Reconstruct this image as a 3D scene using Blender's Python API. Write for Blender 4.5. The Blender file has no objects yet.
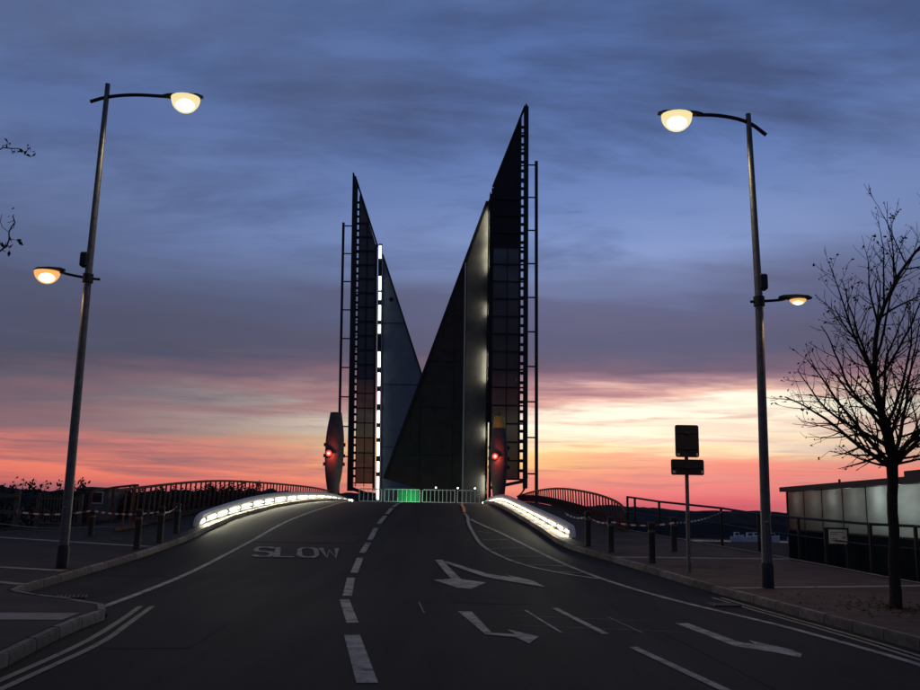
import bpy, bmesh, math, random
import numpy as np
from mathutils import Vector, Matrix

random.seed(7)
rng = np.random.default_rng(11)
SC = bpy.context.scene
COL = SC.collection
PI = math.pi

# ------------------------------------------------------------------ camera
CAM_H, FOCAL = 1.6, 900.0 / 920.0 * 36.0
pitch, roll = math.atan(163.0 / 900.0), math.radians(1.0)
fw = Vector((0, math.cos(pitch), math.sin(pitch)))
u0 = Vector((0, -math.sin(pitch), math.cos(pitch)))
r0 = Vector((1, 0, 0))
cr = r0 * math.cos(roll) + u0 * math.sin(roll)
cu = u0 * math.cos(roll) - r0 * math.sin(roll)
cam = bpy.data.cameras.new('camera')
cam.lens = FOCAL
cam.sensor_width = 36.0
cam.clip_start = 0.1
cam.clip_end = 9000
camo = bpy.data.objects.new('camera', cam)
COL.objects.link(camo)
camo.matrix_world = Matrix(((cr.x, cu.x, -fw.x, 0), (cr.y, cu.y, -fw.y, 0), (cr.z, cu.z, -fw.z, CAM_H), (0, 0, 0, 1)))
SC.camera = camo

# ------------------------------------------------------------------ view, sampling
SC.view_settings.view_transform = 'Standard'
SC.view_settings.look = 'None'
SC.view_settings.exposure = 0.0
SC.view_settings.gamma = 1.0
SC.view_settings.use_curve_mapping = False
SC.render.engine = 'CYCLES'
SC.cycles.use_denoising = True
SC.cycles.use_adaptive_sampling = False
SC.cycles.max_bounces = 6
SC.cycles.transparent_max_bounces = 24
SC.cycles.sample_clamp_indirect = 4.0
SC.cycles.caustics_reflective = False
SC.cycles.caustics_refractive = False
SUN_AZ = math.radians(8.0)       # the glow stands just to the right of the bridge


def lin(c):
    return tuple(((v / 255.0) / 12.92 if v / 255.0 <= 0.04045 else ((v / 255.0 + 0.055) / 1.055) ** 2.4) for v in c) + (1.0,)


class NT:
    """small helper to wire node trees"""
    def __init__(self, tree):
        self.t = tree
        tree.nodes.clear()

    def n(self, kind, **kw):
        nd = self.t.nodes.new(kind)
        for k, v in kw.items():
            if k.startswith('i_'):
                nd.inputs[k[2:].replace('_', ' ')].default_value = v
            else:
                setattr(nd, k, v)
        return nd

    def l(self, a, b):
        self.t.links.new(a, b)

    def m(self, op, a, b=None, c=None, clamp=False):
        nd = self.t.nodes.new('ShaderNodeMath')
        nd.operation = op
        nd.use_clamp = clamp
        for i, v in enumerate((a, b, c)):
            if v is None:
                continue
            if isinstance(v, (int, float)):
                nd.inputs[i].default_value = v
            else:
                self.l(v, nd.inputs[i])
        return nd.outputs[0]

    def ramp(self, fac, stops, interp='LINEAR'):
        nd = self.t.nodes.new('ShaderNodeValToRGB')
        nd.color_ramp.interpolation = interp
        els = nd.color_ramp.elements
        while len(els) < len(stops):
            els.new(0.5)
        for e, (p, c) in zip(els, stops):
            e.position = p
        for e, (p, c) in zip(els, stops):
            e.position = p
            e.color = c if len(c) == 4 else lin(c)
        self.l(fac, nd.inputs[0])
        return nd.outputs[0]

    def mix(self, fac, a, b, mode='MIX'):
        nd = self.t.nodes.new('ShaderNodeMix')
        nd.data_type = 'RGBA'
        nd.blend_type = mode
        for i, v in ((0, fac), (6, a), (7, b)):
            if isinstance(v, (int, float)):
                nd.inputs[i].default_value = v
            elif isinstance(v, tuple):
                nd.inputs[i].default_value = v
            else:
                self.l(v, nd.inputs[i])
        return nd.outputs[2]


# ------------------------------------------------------------------ dusk sky
W = bpy.data.worlds.new('World')
SC.world = W
W.use_nodes = True
t = NT(W.node_tree)
tc = t.n('ShaderNodeTexCoord')
sep = t.n('ShaderNodeSeparateXYZ')
t.l(tc.outputs['Generated'], sep.inputs[0])
dx, dy, dz = sep.outputs
az = t.m('ARCTAN2', dx, dy)
el = t.m('MAXIMUM', dz, 0.0)


def comb(x, y, z):
    nd = t.n('ShaderNodeCombineXYZ')
    for i, v in enumerate((x, y, z)):
        if isinstance(v, (int, float)):
            nd.inputs[i].default_value = v
        else:
            t.l(v, nd.inputs[i])
    return nd.outputs[0]


def noise(vec, scale, detail=4, rough=0.55, dist=0.0):
    nd = t.n('ShaderNodeTexNoise')
    nd.inputs['Scale'].default_value = scale
    nd.inputs['Detail'].default_value = detail
    nd.inputs['Roughness'].default_value = rough
    nd.inputs['Distortion'].default_value = dist
    t.l(vec, nd.inputs['Vector'])
    return nd.outputs['Fac']


# flat cloud decks seen in perspective: direction projected on to a plane overhead
zz = t.m('ADD', el, 0.10)
px_, py_ = t.m('DIVIDE', dx, zz), t.m('DIVIDE', dy, zz)
deck_v = comb(t.m('MULTIPLY', px_, 0.55), py_, 0.0)
deck = noise(deck_v, 0.75, 6, 0.5, 0.15)
deck2 = noise(comb(t.m('MULTIPLY', px_, 0.5), py_, 4.0), 2.2, 6, 0.62, 0.3)
# long bars of cloud low over the horizon
bars = noise(comb(t.m('MULTIPLY', az, 2.2), t.m('MULTIPLY', t.m('ADD', el, t.m('MULTIPLY', az, 0.012)), 26.0), 3.0), 1.5, 5, 0.55, 0.35)
wisp = noise(comb(t.m('MULTIPLY', az, 5.0), t.m('MULTIPLY', el, 75.0), 8.0), 1.5, 5, 0.62, 0.5)
lowm = t.ramp(el, [(0.0, (1, 1, 1, 1)), (0.10, (1, 1, 1, 1)), (0.15, (0, 0, 0, 1))])
warp = t.m('MULTIPLY', t.m('SUBTRACT', bars, 0.5), 0.045)
warp2 = t.m('MULTIPLY', t.m('SUBTRACT', wisp, 0.5), t.m('MULTIPLY', lowm, 0.035))
warp3 = t.m('MULTIPLY', t.m('SUBTRACT', deck, 0.5), t.m('MULTIPLY', el, 0.85))
warp4 = t.m('MULTIPLY', t.m('SUBTRACT', deck2, 0.5), t.m('MULTIPLY', el, 0.34))
ew = t.m('ADD', t.m('ADD', el, warp), t.m('ADD', t.m('ADD', warp2, warp3), warp4))
ew = t.m('MAXIMUM', ew, 0.0)
upper = t.m('ADD', warp3, warp4)
ewd = t.m('MAXIMUM', t.m('ADD', t.m('ADD', el, upper), t.m('ADD', t.m('MULTIPLY', warp, 0.55), t.m('MULTIPLY', warp2, 0.6))), 0.0)
glow = t.ramp(ew, [(0.0, (206, 96, 110)), (0.02, (234, 116, 122)), (0.042, (238, 132, 130)), (0.056, (246, 168, 140)),
                   (0.064, (255, 230, 178)), (0.078, (255, 248, 224)), (0.110, (255, 248, 230)), (0.122, (240, 190, 176)), (0.136, (160, 116, 134)),
                   (0.16, (88, 80, 109)), (0.21, (90, 93, 130)), (0.27, (130, 150, 200)), (0.34, (106, 131, 187)),
                   (0.42, (91, 117, 174)), (0.52, (73, 100, 155)), (0.8, (38, 52, 82))])
dull = t.ramp(ewd, [(0.0, (140, 80, 94)), (0.014, (204, 98, 104)), (0.030, (244, 128, 106)), (0.048, (238, 126, 112)),
                   (0.060, (176, 104, 112)), (0.074, (128, 90, 107)), (0.092, (122, 88, 106)), (0.106, (80, 74, 99)),
                   (0.15, (62, 63, 89)), (0.21, (71, 76, 107)), (0.30, (98, 118, 166)), (0.40, (80, 103, 155)),
                   (0.52, (57, 80, 127)), (0.8, (32, 44, 70))])
east = t.ramp(ew, [(0.0, (66, 68, 92)), (0.1, (74, 76, 104)), (0.25, (74, 84, 118)), (0.5, (56, 74, 110)), (0.8, (32, 44, 70))])
g1 = t.m('DIVIDE', t.m('SUBTRACT', az, 0.19), 0.33)
gfac = t.m('EXPONENT', t.m('MULTIPLY', t.m('MULTIPLY', g1, g1), -1.0))
g4 = t.m('DIVIDE', az, 1.0)
wfac = t.m('EXPONENT', t.m('MULTIPLY', t.m('POWER', t.m('ABSOLUTE', g4), 3.0), -1.0))
sky = t.mix(gfac, t.mix(wfac, east, dull), glow)          # afterglow in the west, plain dusk behind
# yellow heart of the afterglow low beside the bridge
g2 = t.m('DIVIDE', t.m('SUBTRACT', az, 0.0), 0.16)
g3 = t.m('DIVIDE', t.m('SUBTRACT', el, 0.045), 0.024)
heart = t.m('EXPONENT', t.m('MULTIPLY', t.m('ADD', t.m('MULTIPLY', g2, g2), t.m('MULTIPLY', g3, g3)), -1.0))
sky = t.mix(t.m('MULTIPLY', t.m('MULTIPLY', heart, 0.85), t.m('MULTIPLY_ADD', bars, -3.0, 2.2, clamp=True)), sky, lin((255, 218, 128)))
# banks and bars of mauve cloud crossing the lit band
band = t.ramp(el, [(0.0, (.35, .35, .35, 1)), (0.03, (.75, .75, .75, 1)), (0.06, (1, 1, 1, 1)), (0.12, (1, 1, 1, 1)), (0.17, (0, 0, 0, 1))])
cloudcol = t.mix(gfac, lin((110, 86, 104)), lin((214, 132, 136)))
bank = t.m('MULTIPLY', t.m('MULTIPLY_ADD', bars, 6.0, -2.75, clamp=True), t.m('MULTIPLY', band, t.m('MAXIMUM', wfac, gfac)))
sky = t.mix(t.m('MULTIPLY', bank, t.m('MULTIPLY_ADD', gfac, -0.52, 0.95)), sky, cloudcol)
barmask = t.m('MULTIPLY', t.m('MULTIPLY_ADD', wisp, 6.0, -3.1, clamp=True), t.m('MULTIPLY', lowm, wfac))
sky = t.mix(t.m('MULTIPLY', barmask, 0.6), sky, t.mix(gfac, lin((116, 86, 104)), lin((176, 108, 118))))
g5 = t.m('DIVIDE', t.m('SUBTRACT', ew, 0.088), 0.034)
fire = t.m('MULTIPLY', gfac, t.m('EXPONENT', t.m('MULTIPLY', t.m('MULTIPLY', g5, g5), -1.0)))      # where the cloud breaks the afterglow is strongest
sky = t.mix(fire, sky, (0.26, 0.22, 0.13, 1.0), 'ADD')
dark = t.m('MULTIPLY', t.m('MULTIPLY_ADD', deck2, 5.0, -2.35, clamp=True), t.m('MULTIPLY', el, 2.0, clamp=True))
sky = t.mix(t.m('MINIMUM', dark, 0.75), sky, lin((60, 72, 108)))
pale = t.m('MULTIPLY', t.m('MULTIPLY_ADD', deck, -4.0, 2.15, clamp=True), t.m('MULTIPLY', t.m('SUBTRACT', el, 0.17), 4.0, clamp=True))
sky = t.mix(t.m('MULTIPLY', pale, 0.35), sky, lin((146, 164, 206)))
back = t.m('MULTIPLY_ADD', t.m('COSINE', t.m('SUBTRACT', az, SUN_AZ)), 0.12, 0.88)     # dusk: the sky away from the afterglow is dimmer
sky = t.mix(1.0, sky, t.ramp(back, [(0.0, (0, 0, 0, 1)), (1.0, (1, 1, 1, 1))]), 'MULTIPLY')
nis = t.n('ShaderNodeTexSky')
nis.sky_type = 'NISHITA'
nis.sun_disc = False
nis.sun_elevation = math.radians(-1.5)
nis.sun_rotation = SUN_AZ
addn = t.mix(1.0, sky, t.mix(1.0, nis.outputs[0], (0.05, 0.05, 0.05, 1.0), 'MULTIPLY'), 'ADD')
bg = t.n('ShaderNodeBackground')
t.l(addn, bg.inputs[0])
bg.inputs[1].default_value = 1.0
wo = t.n('ShaderNodeOutputWorld')
t.l(bg.outputs[0], wo.inputs[0])

sun = bpy.data.lights.new('sun', 'SUN')
sun.energy = 0.03
sun.angle = math.radians(12)
sun.color = (1.0, 0.55, 0.35)
suno = bpy.data.objects.new('sun', sun)
COL.objects.link(suno)
suno.rotation_euler = (math.radians(-88), 0, -SUN_AZ)   # last light, 2 degrees up, from behind the bridge
suno.location = (0, 0, 40)


# ------------------------------------------------------------------ materials
def pm(name, base, rough=0.7, metal=0.0, var=0.25, scale=6.0, bump=0.0, bscale=40.0, spec=0.4, tint=None, each=0.0):
    m = bpy.data.materials.new(name)
    m.use_nodes = True
    q = NT(m.node_tree)
    tcn = q.n('ShaderNodeTexCoord')
    src = tcn.outputs['Object']
    n1 = q.n('ShaderNodeTexNoise')
    n1.inputs['Scale'].default_value = scale
    n1.inputs['Detail'].default_value = 6
    n1.inputs['Roughness'].default_value = 0.6
    q.l(src, n1.inputs['Vector'])
    a = tuple(c * (1 - var) for c in base) + (1.0,)
    b = tuple(min(1, c * (1 + var)) for c in (tint or base)) + (1.0,)
    colr = q.ramp(n1.outputs['Fac'], [(0.3, a), (0.7, b)])
    if each:                                               # every piece a slightly different tone
        oi = q.n('ShaderNodeObjectInfo')
        colr = q.mix(1.0, colr, q.ramp(oi.outputs['Random'], [(0.0, (1 - each,) * 3 + (1,)), (1.0, (1 + each,) * 3 + (1,))]), 'MULTIPLY')
    bs = q.n('ShaderNodeBsdfPrincipled')
    q.l(colr, bs.inputs['Base Color'])
    bs.inputs['Metallic'].default_value = metal
    bs.inputs['Specular IOR Level'].default_value = spec
    rr = q.m('MULTIPLY_ADD', n1.outputs['Fac'], 0.25, rough - 0.12, clamp=True)
    q.l(rr, bs.inputs['Roughness'])
    if bump:
        n2 = q.n('ShaderNodeTexNoise')
        n2.inputs['Scale'].default_value = bscale
        n2.inputs['Detail'].default_value = 4
        q.l(src, n2.inputs['Vector'])
        bp = q.n('ShaderNodeBump')
        bp.inputs['Strength'].default_value = bump
        bp.inputs['Distance'].default_value = 0.01
        q.l(n2.outputs['Fac'], bp.inputs['Height'])
        q.l(bp.outputs[0], bs.inputs['Normal'])
    o = q.n('ShaderNodeOutputMaterial')
    q.l(bs.outputs[0], o.inputs[0])
    return m


def emis(name, col, strength):
    m = bpy.data.materials.new(name)
    m.use_nodes = True
    q = NT(m.node_tree)
    e = q.n('ShaderNodeEmission')
    e.inputs[0].default_value = tuple(col) + (1.0,)
    e.inputs[1].default_value = strength
    o = q.n('ShaderNodeOutputMaterial')
    q.l(e.outputs[0], o.inputs[0])
    return m


def asphalt():
    m = bpy.data.materials.new('asphalt')
    m.use_nodes = True
    q = NT(m.node_tree)
    tcn = q.n('ShaderNodeTexCoord')

    def nz(scale, detail, rough=0.6, vec=None):
        n = q.n('ShaderNodeTexNoise')
        n.inputs['Scale'].default_value = scale
        n.inputs['Detail'].default_value = detail
        n.inputs['Roughness'].default_value = rough
        q.l(vec or tcn.outputs['Object'], n.inputs['Vector'])
        return n.outputs['Fac']
    mp = q.n('ShaderNodeMapping')
    mp.inputs['Scale'].default_value = (1.6, 0.12, 1.0)
    q.l(tcn.outputs['Object'], mp.inputs[0])
    big, fine, tracks = nz(0.35, 5), nz(22, 6, 0.8), nz(0.9, 4, 0.5, mp.outputs[0])
    c1 = q.ramp(fine, [(0.36, (0.006, 0.0055, 0.005, 1)), (0.64, (0.062, 0.054, 0.045, 1))])
    c2 = q.mix(0.5, c1, q.ramp(big, [(0.40, (0.010, 0.0085, 0.007, 1)), (0.60, (0.036, 0.031, 0.025, 1))]))
    c3 = q.mix(0.35, c2, q.ramp(tracks, [(0.42, (0.009, 0.008, 0.007, 1)), (0.58, (0.038, 0.033, 0.027, 1))]))
    vor = q.n('ShaderNodeTexVoronoi')
    vor.feature = 'DISTANCE_TO_EDGE'
    vor.inputs['Scale'].default_value = 0.28
    wv = q.n('ShaderNodeTexNoise')
    wv.inputs['Scale'].default_value = 2.2
    wv.inputs['Detail'].default_value = 5
    q.l(tcn.outputs['Object'], wv.inputs['Vector'])
    vm = q.n('ShaderNodeVectorMath')
    vm.operation = 'MULTIPLY_ADD'
    q.l(wv.outputs['Color'], vm.inputs[0])
    vm.inputs[1].default_value = (0.9, 0.9, 0.9)
    q.l(tcn.outputs['Object'], vm.inputs[2])
    q.l(vm.outputs[0], vor.inputs['Vector'])
    crack = q.m('LESS_THAN', vor.outputs['Distance'], 0.0035)
    c4 = q.mix(q.m('MULTIPLY', crack, 0.6), c3, (0.012, 0.012, 0.012, 1))
    bs = q.n('ShaderNodeBsdfPrincipled')
    q.l(c4, bs.inputs['Base Color'])
    bs.inputs['Specular IOR Level'].default_value = 0.10
    q.l(q.m('MULTIPLY_ADD', big, 0.2, 0.68, clamp=True), bs.inputs['Roughness'])
    bp = q.n('ShaderNodeBump')
    bp.inputs['Strength'].default_value = 0.5
    bp.inputs['Distance'].default_value = 0.012
    q.l(fine, bp.inputs['Height'])
    q.l(bp.outputs[0], bs.inputs['Normal'])
    o = q.n('ShaderNodeOutputMaterial')
    q.l(bs.outputs[0], o.inputs[0])
    return m


def paint(name, base, worn):
    """road paint worn away to the asphalt in patches"""
    m = bpy.data.materials.new(name)
    m.use_nodes = True
    q = NT(m.node_tree)
    tcn = q.n('ShaderNodeTexCoord')
    a = q.n('ShaderNodeTexNoise')
    a.inputs['Scale'].default_value = 3.0
    a.inputs['Detail'].default_value = 8
    a.inputs['Roughness'].default_value = 0.75
    q.l(tcn.outputs['Object'], a.inputs['Vector'])
    b = q.n('ShaderNodeTexNoise')
    b.inputs['Scale'].default_value = 60.0
    b.inputs['Detail'].default_value = 2
    q.l(tcn.outputs['Object'], b.inputs['Vector'])
    f = q.m('ADD', q.m('MULTIPLY', a.outputs['Fac'], 0.7), q.m('MULTIPLY', b.outputs['Fac'], 0.3))
    c = q.ramp(f, [(worn - 0.10, (0.06, 0.058, 0.055, 1)), (worn + 0.06, tuple(base) + (1.0,))])
    bs = q.n('ShaderNodeBsdfPrincipled')
    q.l(c, bs.inputs['Base Color'])
    bs.inputs['Roughness'].default_value = 0.75
    bs.inputs['Specular IOR Level'].default_value = 0.25
    o = q.n('ShaderNodeOutputMaterial')
    q.l(bs.outputs[0], o.inputs[0])
    return m


def block_paving(name, ca, cb):
    m = bpy.data.materials.new(name)
    m.use_nodes = True
    q = NT(m.node_tree)
    tcn = q.n('ShaderNodeTexCoord')
    br = q.n('ShaderNodeTexBrick')
    br.inputs['Scale'].default_value = 1.0
    br.inputs['Brick Width'].default_value = 0.22
    br.inputs['Row Height'].default_value = 0.11
    br.inputs['Mortar Size'].default_value = 0.007
    br.inputs['Color1'].default_value = tuple(ca) + (1.0,)
    br.inputs['Color2'].default_value = tuple(cb) + (1.0,)
    br.inputs['Mortar'].default_value = (0.025, 0.023, 0.021, 1)
    q.l(tcn.outputs['Object'], br.inputs['Vector'])
    n = q.n('ShaderNodeTexNoise')
    n.inputs['Scale'].default_value = 1.1
    n.inputs['Detail'].default_value = 6
    q.l(tcn.outputs['Object'], n.inputs['Vector'])
    c = q.mix(0.6, br.outputs['Color'], q.ramp(n.outputs['Fac'], [(0.3, (0.45, 0.45, 0.45, 1)), (0.7, (1.3, 1.3, 1.3, 1))]), 'MULTIPLY')
    bs = q.n('ShaderNodeBsdfPrincipled')
    q.l(c, bs.inputs['Base Color'])
    bs.inputs['Roughness'].default_value = 0.85
    bs.inputs['Specular IOR Level'].default_value = 0.2
    bp = q.n('ShaderNodeBump')
    bp.inputs['Strength'].default_value = 0.4
    bp.inputs['Distance'].default_value = 0.006
    q.l(br.outputs['Fac'], bp.inputs['Height'])
    bp.invert = True
    q.l(bp.outputs[0], bs.inputs['Normal'])
    o = q.n('ShaderNodeOutputMaterial')
    q.l(bs.outputs[0], o.inputs[0])
    return m


def see_through(name, col, clear, rough=0.6):
    """fine perforated sheet: part of the light passes straight through the holes"""
    m = bpy.data.materials.new(name)
    m.use_nodes = True
    q = NT(m.node_tree)
    tr = q.n('ShaderNodeBsdfTransparent')
    bs = q.n('ShaderNodeBsdfPrincipled')
    bs.inputs['Base Color'].default_value = tuple(col) + (1.0,)
    bs.inputs['Roughness'].default_value = rough
    tcn = q.n('ShaderNodeTexCoord')
    n = q.n('ShaderNodeTexNoise')
    n.inputs['Scale'].default_value = 0.8
    q.l(tcn.outputs['Object'], n.inputs['Vector'])
    mx = q.n('ShaderNodeMixShader')
    q.l(q.m('MULTIPLY_ADD', n.outputs['Fac'], 0.10, 1.0 - clear - 0.05), mx.inputs[0])
    q.l(tr.outputs[0], mx.inputs[1])
    q.l(bs.outputs[0], mx.inputs[2])
    o = q.n('ShaderNodeOutputMaterial')
    q.l(mx.outputs[0], o.inputs[0])
    return m


def frosted(name, col):
    m = bpy.data.materials.new(name)
    m.use_nodes = True
    q = NT(m.node_tree)
    tr = q.n('ShaderNodeBsdfTranslucent')
    n = q.n('ShaderNodeTexNoise')
    n.inputs['Scale'].default_value = 1.6
    n.inputs['Detail'].default_value = 5
    tcn = q.n('ShaderNodeTexCoord')
    mp = q.n('ShaderNodeMapping')
    mp.inputs['Scale'].default_value = (0.4, 0.3, 1.6)
    q.l(tcn.outputs['Object'], mp.inputs[0])
    q.l(mp.outputs[0], n.inputs['Vector'])
    c = q.ramp(n.outputs['Fac'], [(0.3, tuple(v * 0.78 for v in col) + (1.0,)), (0.7, tuple(col) + (1.0,))])
    q.l(c, tr.inputs[0])
    gl = q.n('ShaderNodeBsdfGlossy')
    gl.inputs['Roughness'].default_value = 0.22
    mx = q.n('ShaderNodeMixShader')
    mx.inputs[0].default_value = 0.16
    q.l(tr.outputs[0], mx.inputs[1])
    q.l(gl.outputs[0], mx.inputs[2])
    o = q.n('ShaderNodeOutputMaterial')
    q.l(mx.outputs[0], o.inputs[0])
    return m


M = {}
M['asphalt'] = asphalt()
M['white'] = paint('road_white', (0.46, 0.42, 0.36), 0.485)
M['faint'] = paint('road_white_faint', (0.23, 0.215, 0.19), 0.50)
M['letter'] = paint('road_white_letters', (0.30, 0.28, 0.25), 0.47)
M['yellow'] = paint('road_yellow', (0.33, 0.285, 0.19), 0.44)
M['orange'] = paint('road_orange', (0.85, 0.30, 0.10), 0.32)
M['patch'] = pm('newer_asphalt', (0.017, 0.0155, 0.014), 0.75, var=0.5, scale=30, bump=0.4, bscale=70, spec=0.1)
M['redroad'] = pm('red_surfacing', (0.060, 0.036, 0.031), 0.85, var=0.4, scale=9, spec=0.15)
M['kerb'] = pm('kerb_granite', (0.20, 0.172, 0.140), 0.8, var=0.45, scale=7, bump=0.3, bscale=60, each=.35)
M['paving'] = block_paving('brown_block_paving', (0.150, 0.088, 0.064), (0.095, 0.062, 0.047))
M['paving2'] = block_paving('grey_block_paving', (0.058, 0.045, 0.037), (0.042, 0.035, 0.029))
M['band'] = pm('pale_stone', (0.25, 0.225, 0.195), 0.8, var=0.3, scale=5, bump=0.2)
M['earth'] = pm('bank_earth', (0.030, 0.030, 0.022), 0.95, var=0.5, scale=1.5, bump=0.6, bscale=5, spec=0.1)
M['steel'] = pm('galvanised_steel', (0.16, 0.155, 0.15), 0.45, 0.55, var=0.3, scale=9)
M['black'] = pm('black_painted_steel', (0.018, 0.018, 0.02), 0.5, 0.0, var=0.3, scale=8)
M['dark'] = pm('dark_steel', (0.030, 0.032, 0.036), 0.55, 0.2, var=0.3, scale=4)
M['weather'] = pm('weathering_steel', (0.13, 0.058, 0.040), 0.8, 0.0, var=0.4, scale=6)
M['deck'] = pm('leaf_surfacing', (0.080, 0.068, 0.055), 0.8, var=0.25, scale=1.2, bump=0.3, bscale=30, spec=0.2)
M['verge'] = pm('leaf_verge_coating', (0.15, 0.142, 0.125), 0.8, var=0.3, scale=0.9)
M['under'] = pm('leaf_underside_paint', (0.24, 0.285, 0.31), 0.55, 0.1, var=0.18, scale=0.7)
M['mesh'] = see_through('perforated_mesh', (0.045, 0.042, 0.04), 0.15)
M['mesh2'] = see_through('coarse_perforated_mesh', (0.06, 0.06, 0.065), 0.22)
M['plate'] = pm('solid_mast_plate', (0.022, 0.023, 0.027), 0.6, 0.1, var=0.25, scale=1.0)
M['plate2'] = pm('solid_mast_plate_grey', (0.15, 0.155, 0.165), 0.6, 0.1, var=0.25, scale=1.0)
M['pylon'] = pm('pylon_grey_paint', (0.085, 0.085, 0.09), 0.6, 0.0, var=0.3, scale=3)
M['cap'] = pm('pylon_ochre_cap', (0.75, 0.55, 0.10), 0.6, 0.0, var=0.2, scale=4)
M['rail'] = pm('pale_parapet_paint', (0.55, 0.56, 0.56), 0.4, 0.1, var=0.15, scale=4)
M['wood'] = pm('weathered_timber', (0.10, 0.085, 0.07), 0.85, var=0.4, scale=10, bump=0.4)
M['bollard'] = pm('bollard_black', (0.022, 0.02, 0.02), 0.55, var=0.3, scale=8)
M['retro'] = pm('reflective_band', (0.09, 0.085, 0.085), 0.4, var=0.15, scale=20)
M['bark'] = pm('bark', (0.045, 0.036, 0.028), 0.9, var=0.45, scale=14, bump=0.6, bscale=30, spec=0.15)
M['leaf'] = pm('autumn_leaf', (0.075, 0.060, 0.022), 0.7, var=0.5, scale=3, spec=0.2)
M['leafg'] = pm('evergreen_leaf', (0.028, 0.036, 0.018), 0.7, var=0.5, scale=3, spec=0.2)
M['signback'] = pm('sign_back_grey', (0.020, 0.020, 0.021), 0.5, 0.2, var=0.2, scale=6)
M['sticker'] = pm('pale_sticker', (0.42, 0.42, 0.40), 0.6, var=0.15, scale=30)
M['panelw'] = pm('notice_white', (0.62, 0.60, 0.54), 0.5, var=0.08, scale=12)
M['ink'] = pm('notice_print', (0.20, 0.22, 0.20), 0.6, var=0.3, scale=20)
M['frost'] = frosted('frosted_pane', (0.76, 0.80, 0.78))
M['frostdark'] = pm('dark_tinted_pane', (0.020, 0.026, 0.027), 0.95, var=0.4, scale=1.2, spec=0.0)
M['roof'] = pm('dark_roof_edge', (0.020, 0.022, 0.024), 0.6, var=0.3, scale=3)
M['inside'] = pm('white_inner_wall', (0.6, 0.62, 0.6), 0.9, var=0.1, scale=2)
M['green'] = see_through('green_netting', (0.03, 0.46, 0.17), 0.35)
M['barrier'] = pm('galvanised_barrier', (0.85, 0.83, 0.80), 0.5, 0.0, var=0.2, scale=10)
M['tapew'] = pm('tape_white', (0.5, 0.48, 0.46), 0.5, var=0.1, scale=8)
M['taper'] = pm('tape_red', (0.12, 0.02, 0.02), 0.5, var=0.1, scale=8)
M['boat'] = pm('white_hull', (0.85, 0.85, 0.86), 0.4, var=0.12, scale=2)
M['boatdark'] = pm('boat_glass', (0.03, 0.035, 0.04), 0.2, var=0.2, scale=2)
M['hill'] = pm('far_wooded_hill', (0.018, 0.020, 0.020), 0.95, var=0.5, scale=0.05, spec=0.1)
M['concrete'] = pm('concrete', (0.16, 0.155, 0.145), 0.85, var=0.3, scale=1.5, bump=0.3)
M['cabin'] = pm('pale_cabin_paint', (0.13, 0.122, 0.115), 0.7, var=0.2, scale=3)
M['glassdark'] = pm('dark_window_glass', (0.015, 0.017, 0.02), 0.12, var=0.1, scale=2, spec=0.6)
M['iron'] = pm('cast_iron_cover', (0.12, 0.085, 0.075), 0.7, 0.3, var=0.4, scale=20, bump=0.4)
def bowl_mat(name, col, strength, clear):
    m = bpy.data.materials.new(name)
    m.use_nodes = True
    q = NT(m.node_tree)
    e = q.n('ShaderNodeEmission')
    e.inputs[0].default_value = tuple(col) + (1.0,)
    e.inputs[1].default_value = strength
    tr = q.n('ShaderNodeBsdfTransparent')
    mx = q.n('ShaderNodeMixShader')
    mx.inputs[0].default_value = 1 - clear
    q.l(tr.outputs[0], mx.inputs[1])
    q.l(e.outputs[0], mx.inputs[2])
    o = q.n('ShaderNodeOutputMaterial')
    q.l(mx.outputs[0], o.inputs[0])
    return m


E_WARM = bowl_mat('lamp_bowl_warm', (1.0, 0.84, 0.42), 1.15, .45)
E_SODIUM = bowl_mat('lamp_bowl_sodium', (1.0, 0.48, 0.13), 1.2, .45)
E_CORE = emis('lamp_core_white', (1.0, 0.95, 0.75), 5.0)
E_CORE2 = emis('lamp_core_orange', (1.0, 0.78, 0.40), 5.0)
E_LED = emis('led_white', (0.92, 1.0, 0.93), 4.0)
E_LEDW = emis('led_parapet', (1.0, 0.99, 0.86), 4.0)
E_LEDN = emis('led_leaf_edge', (1.0, 0.97, 0.78), 22.0)
E_RED = emis('signal_red', (1.0, 0.05, 0.035), 2.6)
E_REDCORE = emis('signal_red_core', (1.0, 0.30, 0.22), 4.0)
E_TINY = emis('warning_lamp_white', (1.0, 0.97, 0.86), 3.0)


def water_mat():
    m = bpy.data.materials.new('harbour_water')
    m.use_nodes = True
    q = NT(m.node_tree)
    tcn = q.n('ShaderNodeTexCoord')
    n = q.n('ShaderNodeTexNoise')
    n.inputs['Scale'].default_value = 0.6
    n.inputs['Detail'].default_value = 6
    q.l(tcn.outputs['Object'], n.inputs['Vector'])
    bs = q.n('ShaderNodeBsdfPrincipled')
    bs.inputs['Base Color'].default_value = (0.012, 0.016, 0.02, 1)
    bs.inputs['Roughness'].default_value = 0.12
    bp = q.n('ShaderNodeBump')
    bp.inputs['Strength'].default_value = 0.35
    bp.inputs['Distance'].default_value = 0.3
    q.l(n.outputs['Fac'], bp.inputs['Height'])
    q.l(bp.outputs[0], bs.inputs['Normal'])
    o = q.n('ShaderNodeOutputMaterial')
    q.l(bs.outputs[0], o.inputs[0])
    return m


M['water'] = water_mat()

# ------------------------------------------------------------------ mesh helpers
WL = {}          # world position of every parent


def bm_new():
    return bmesh.new()


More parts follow.
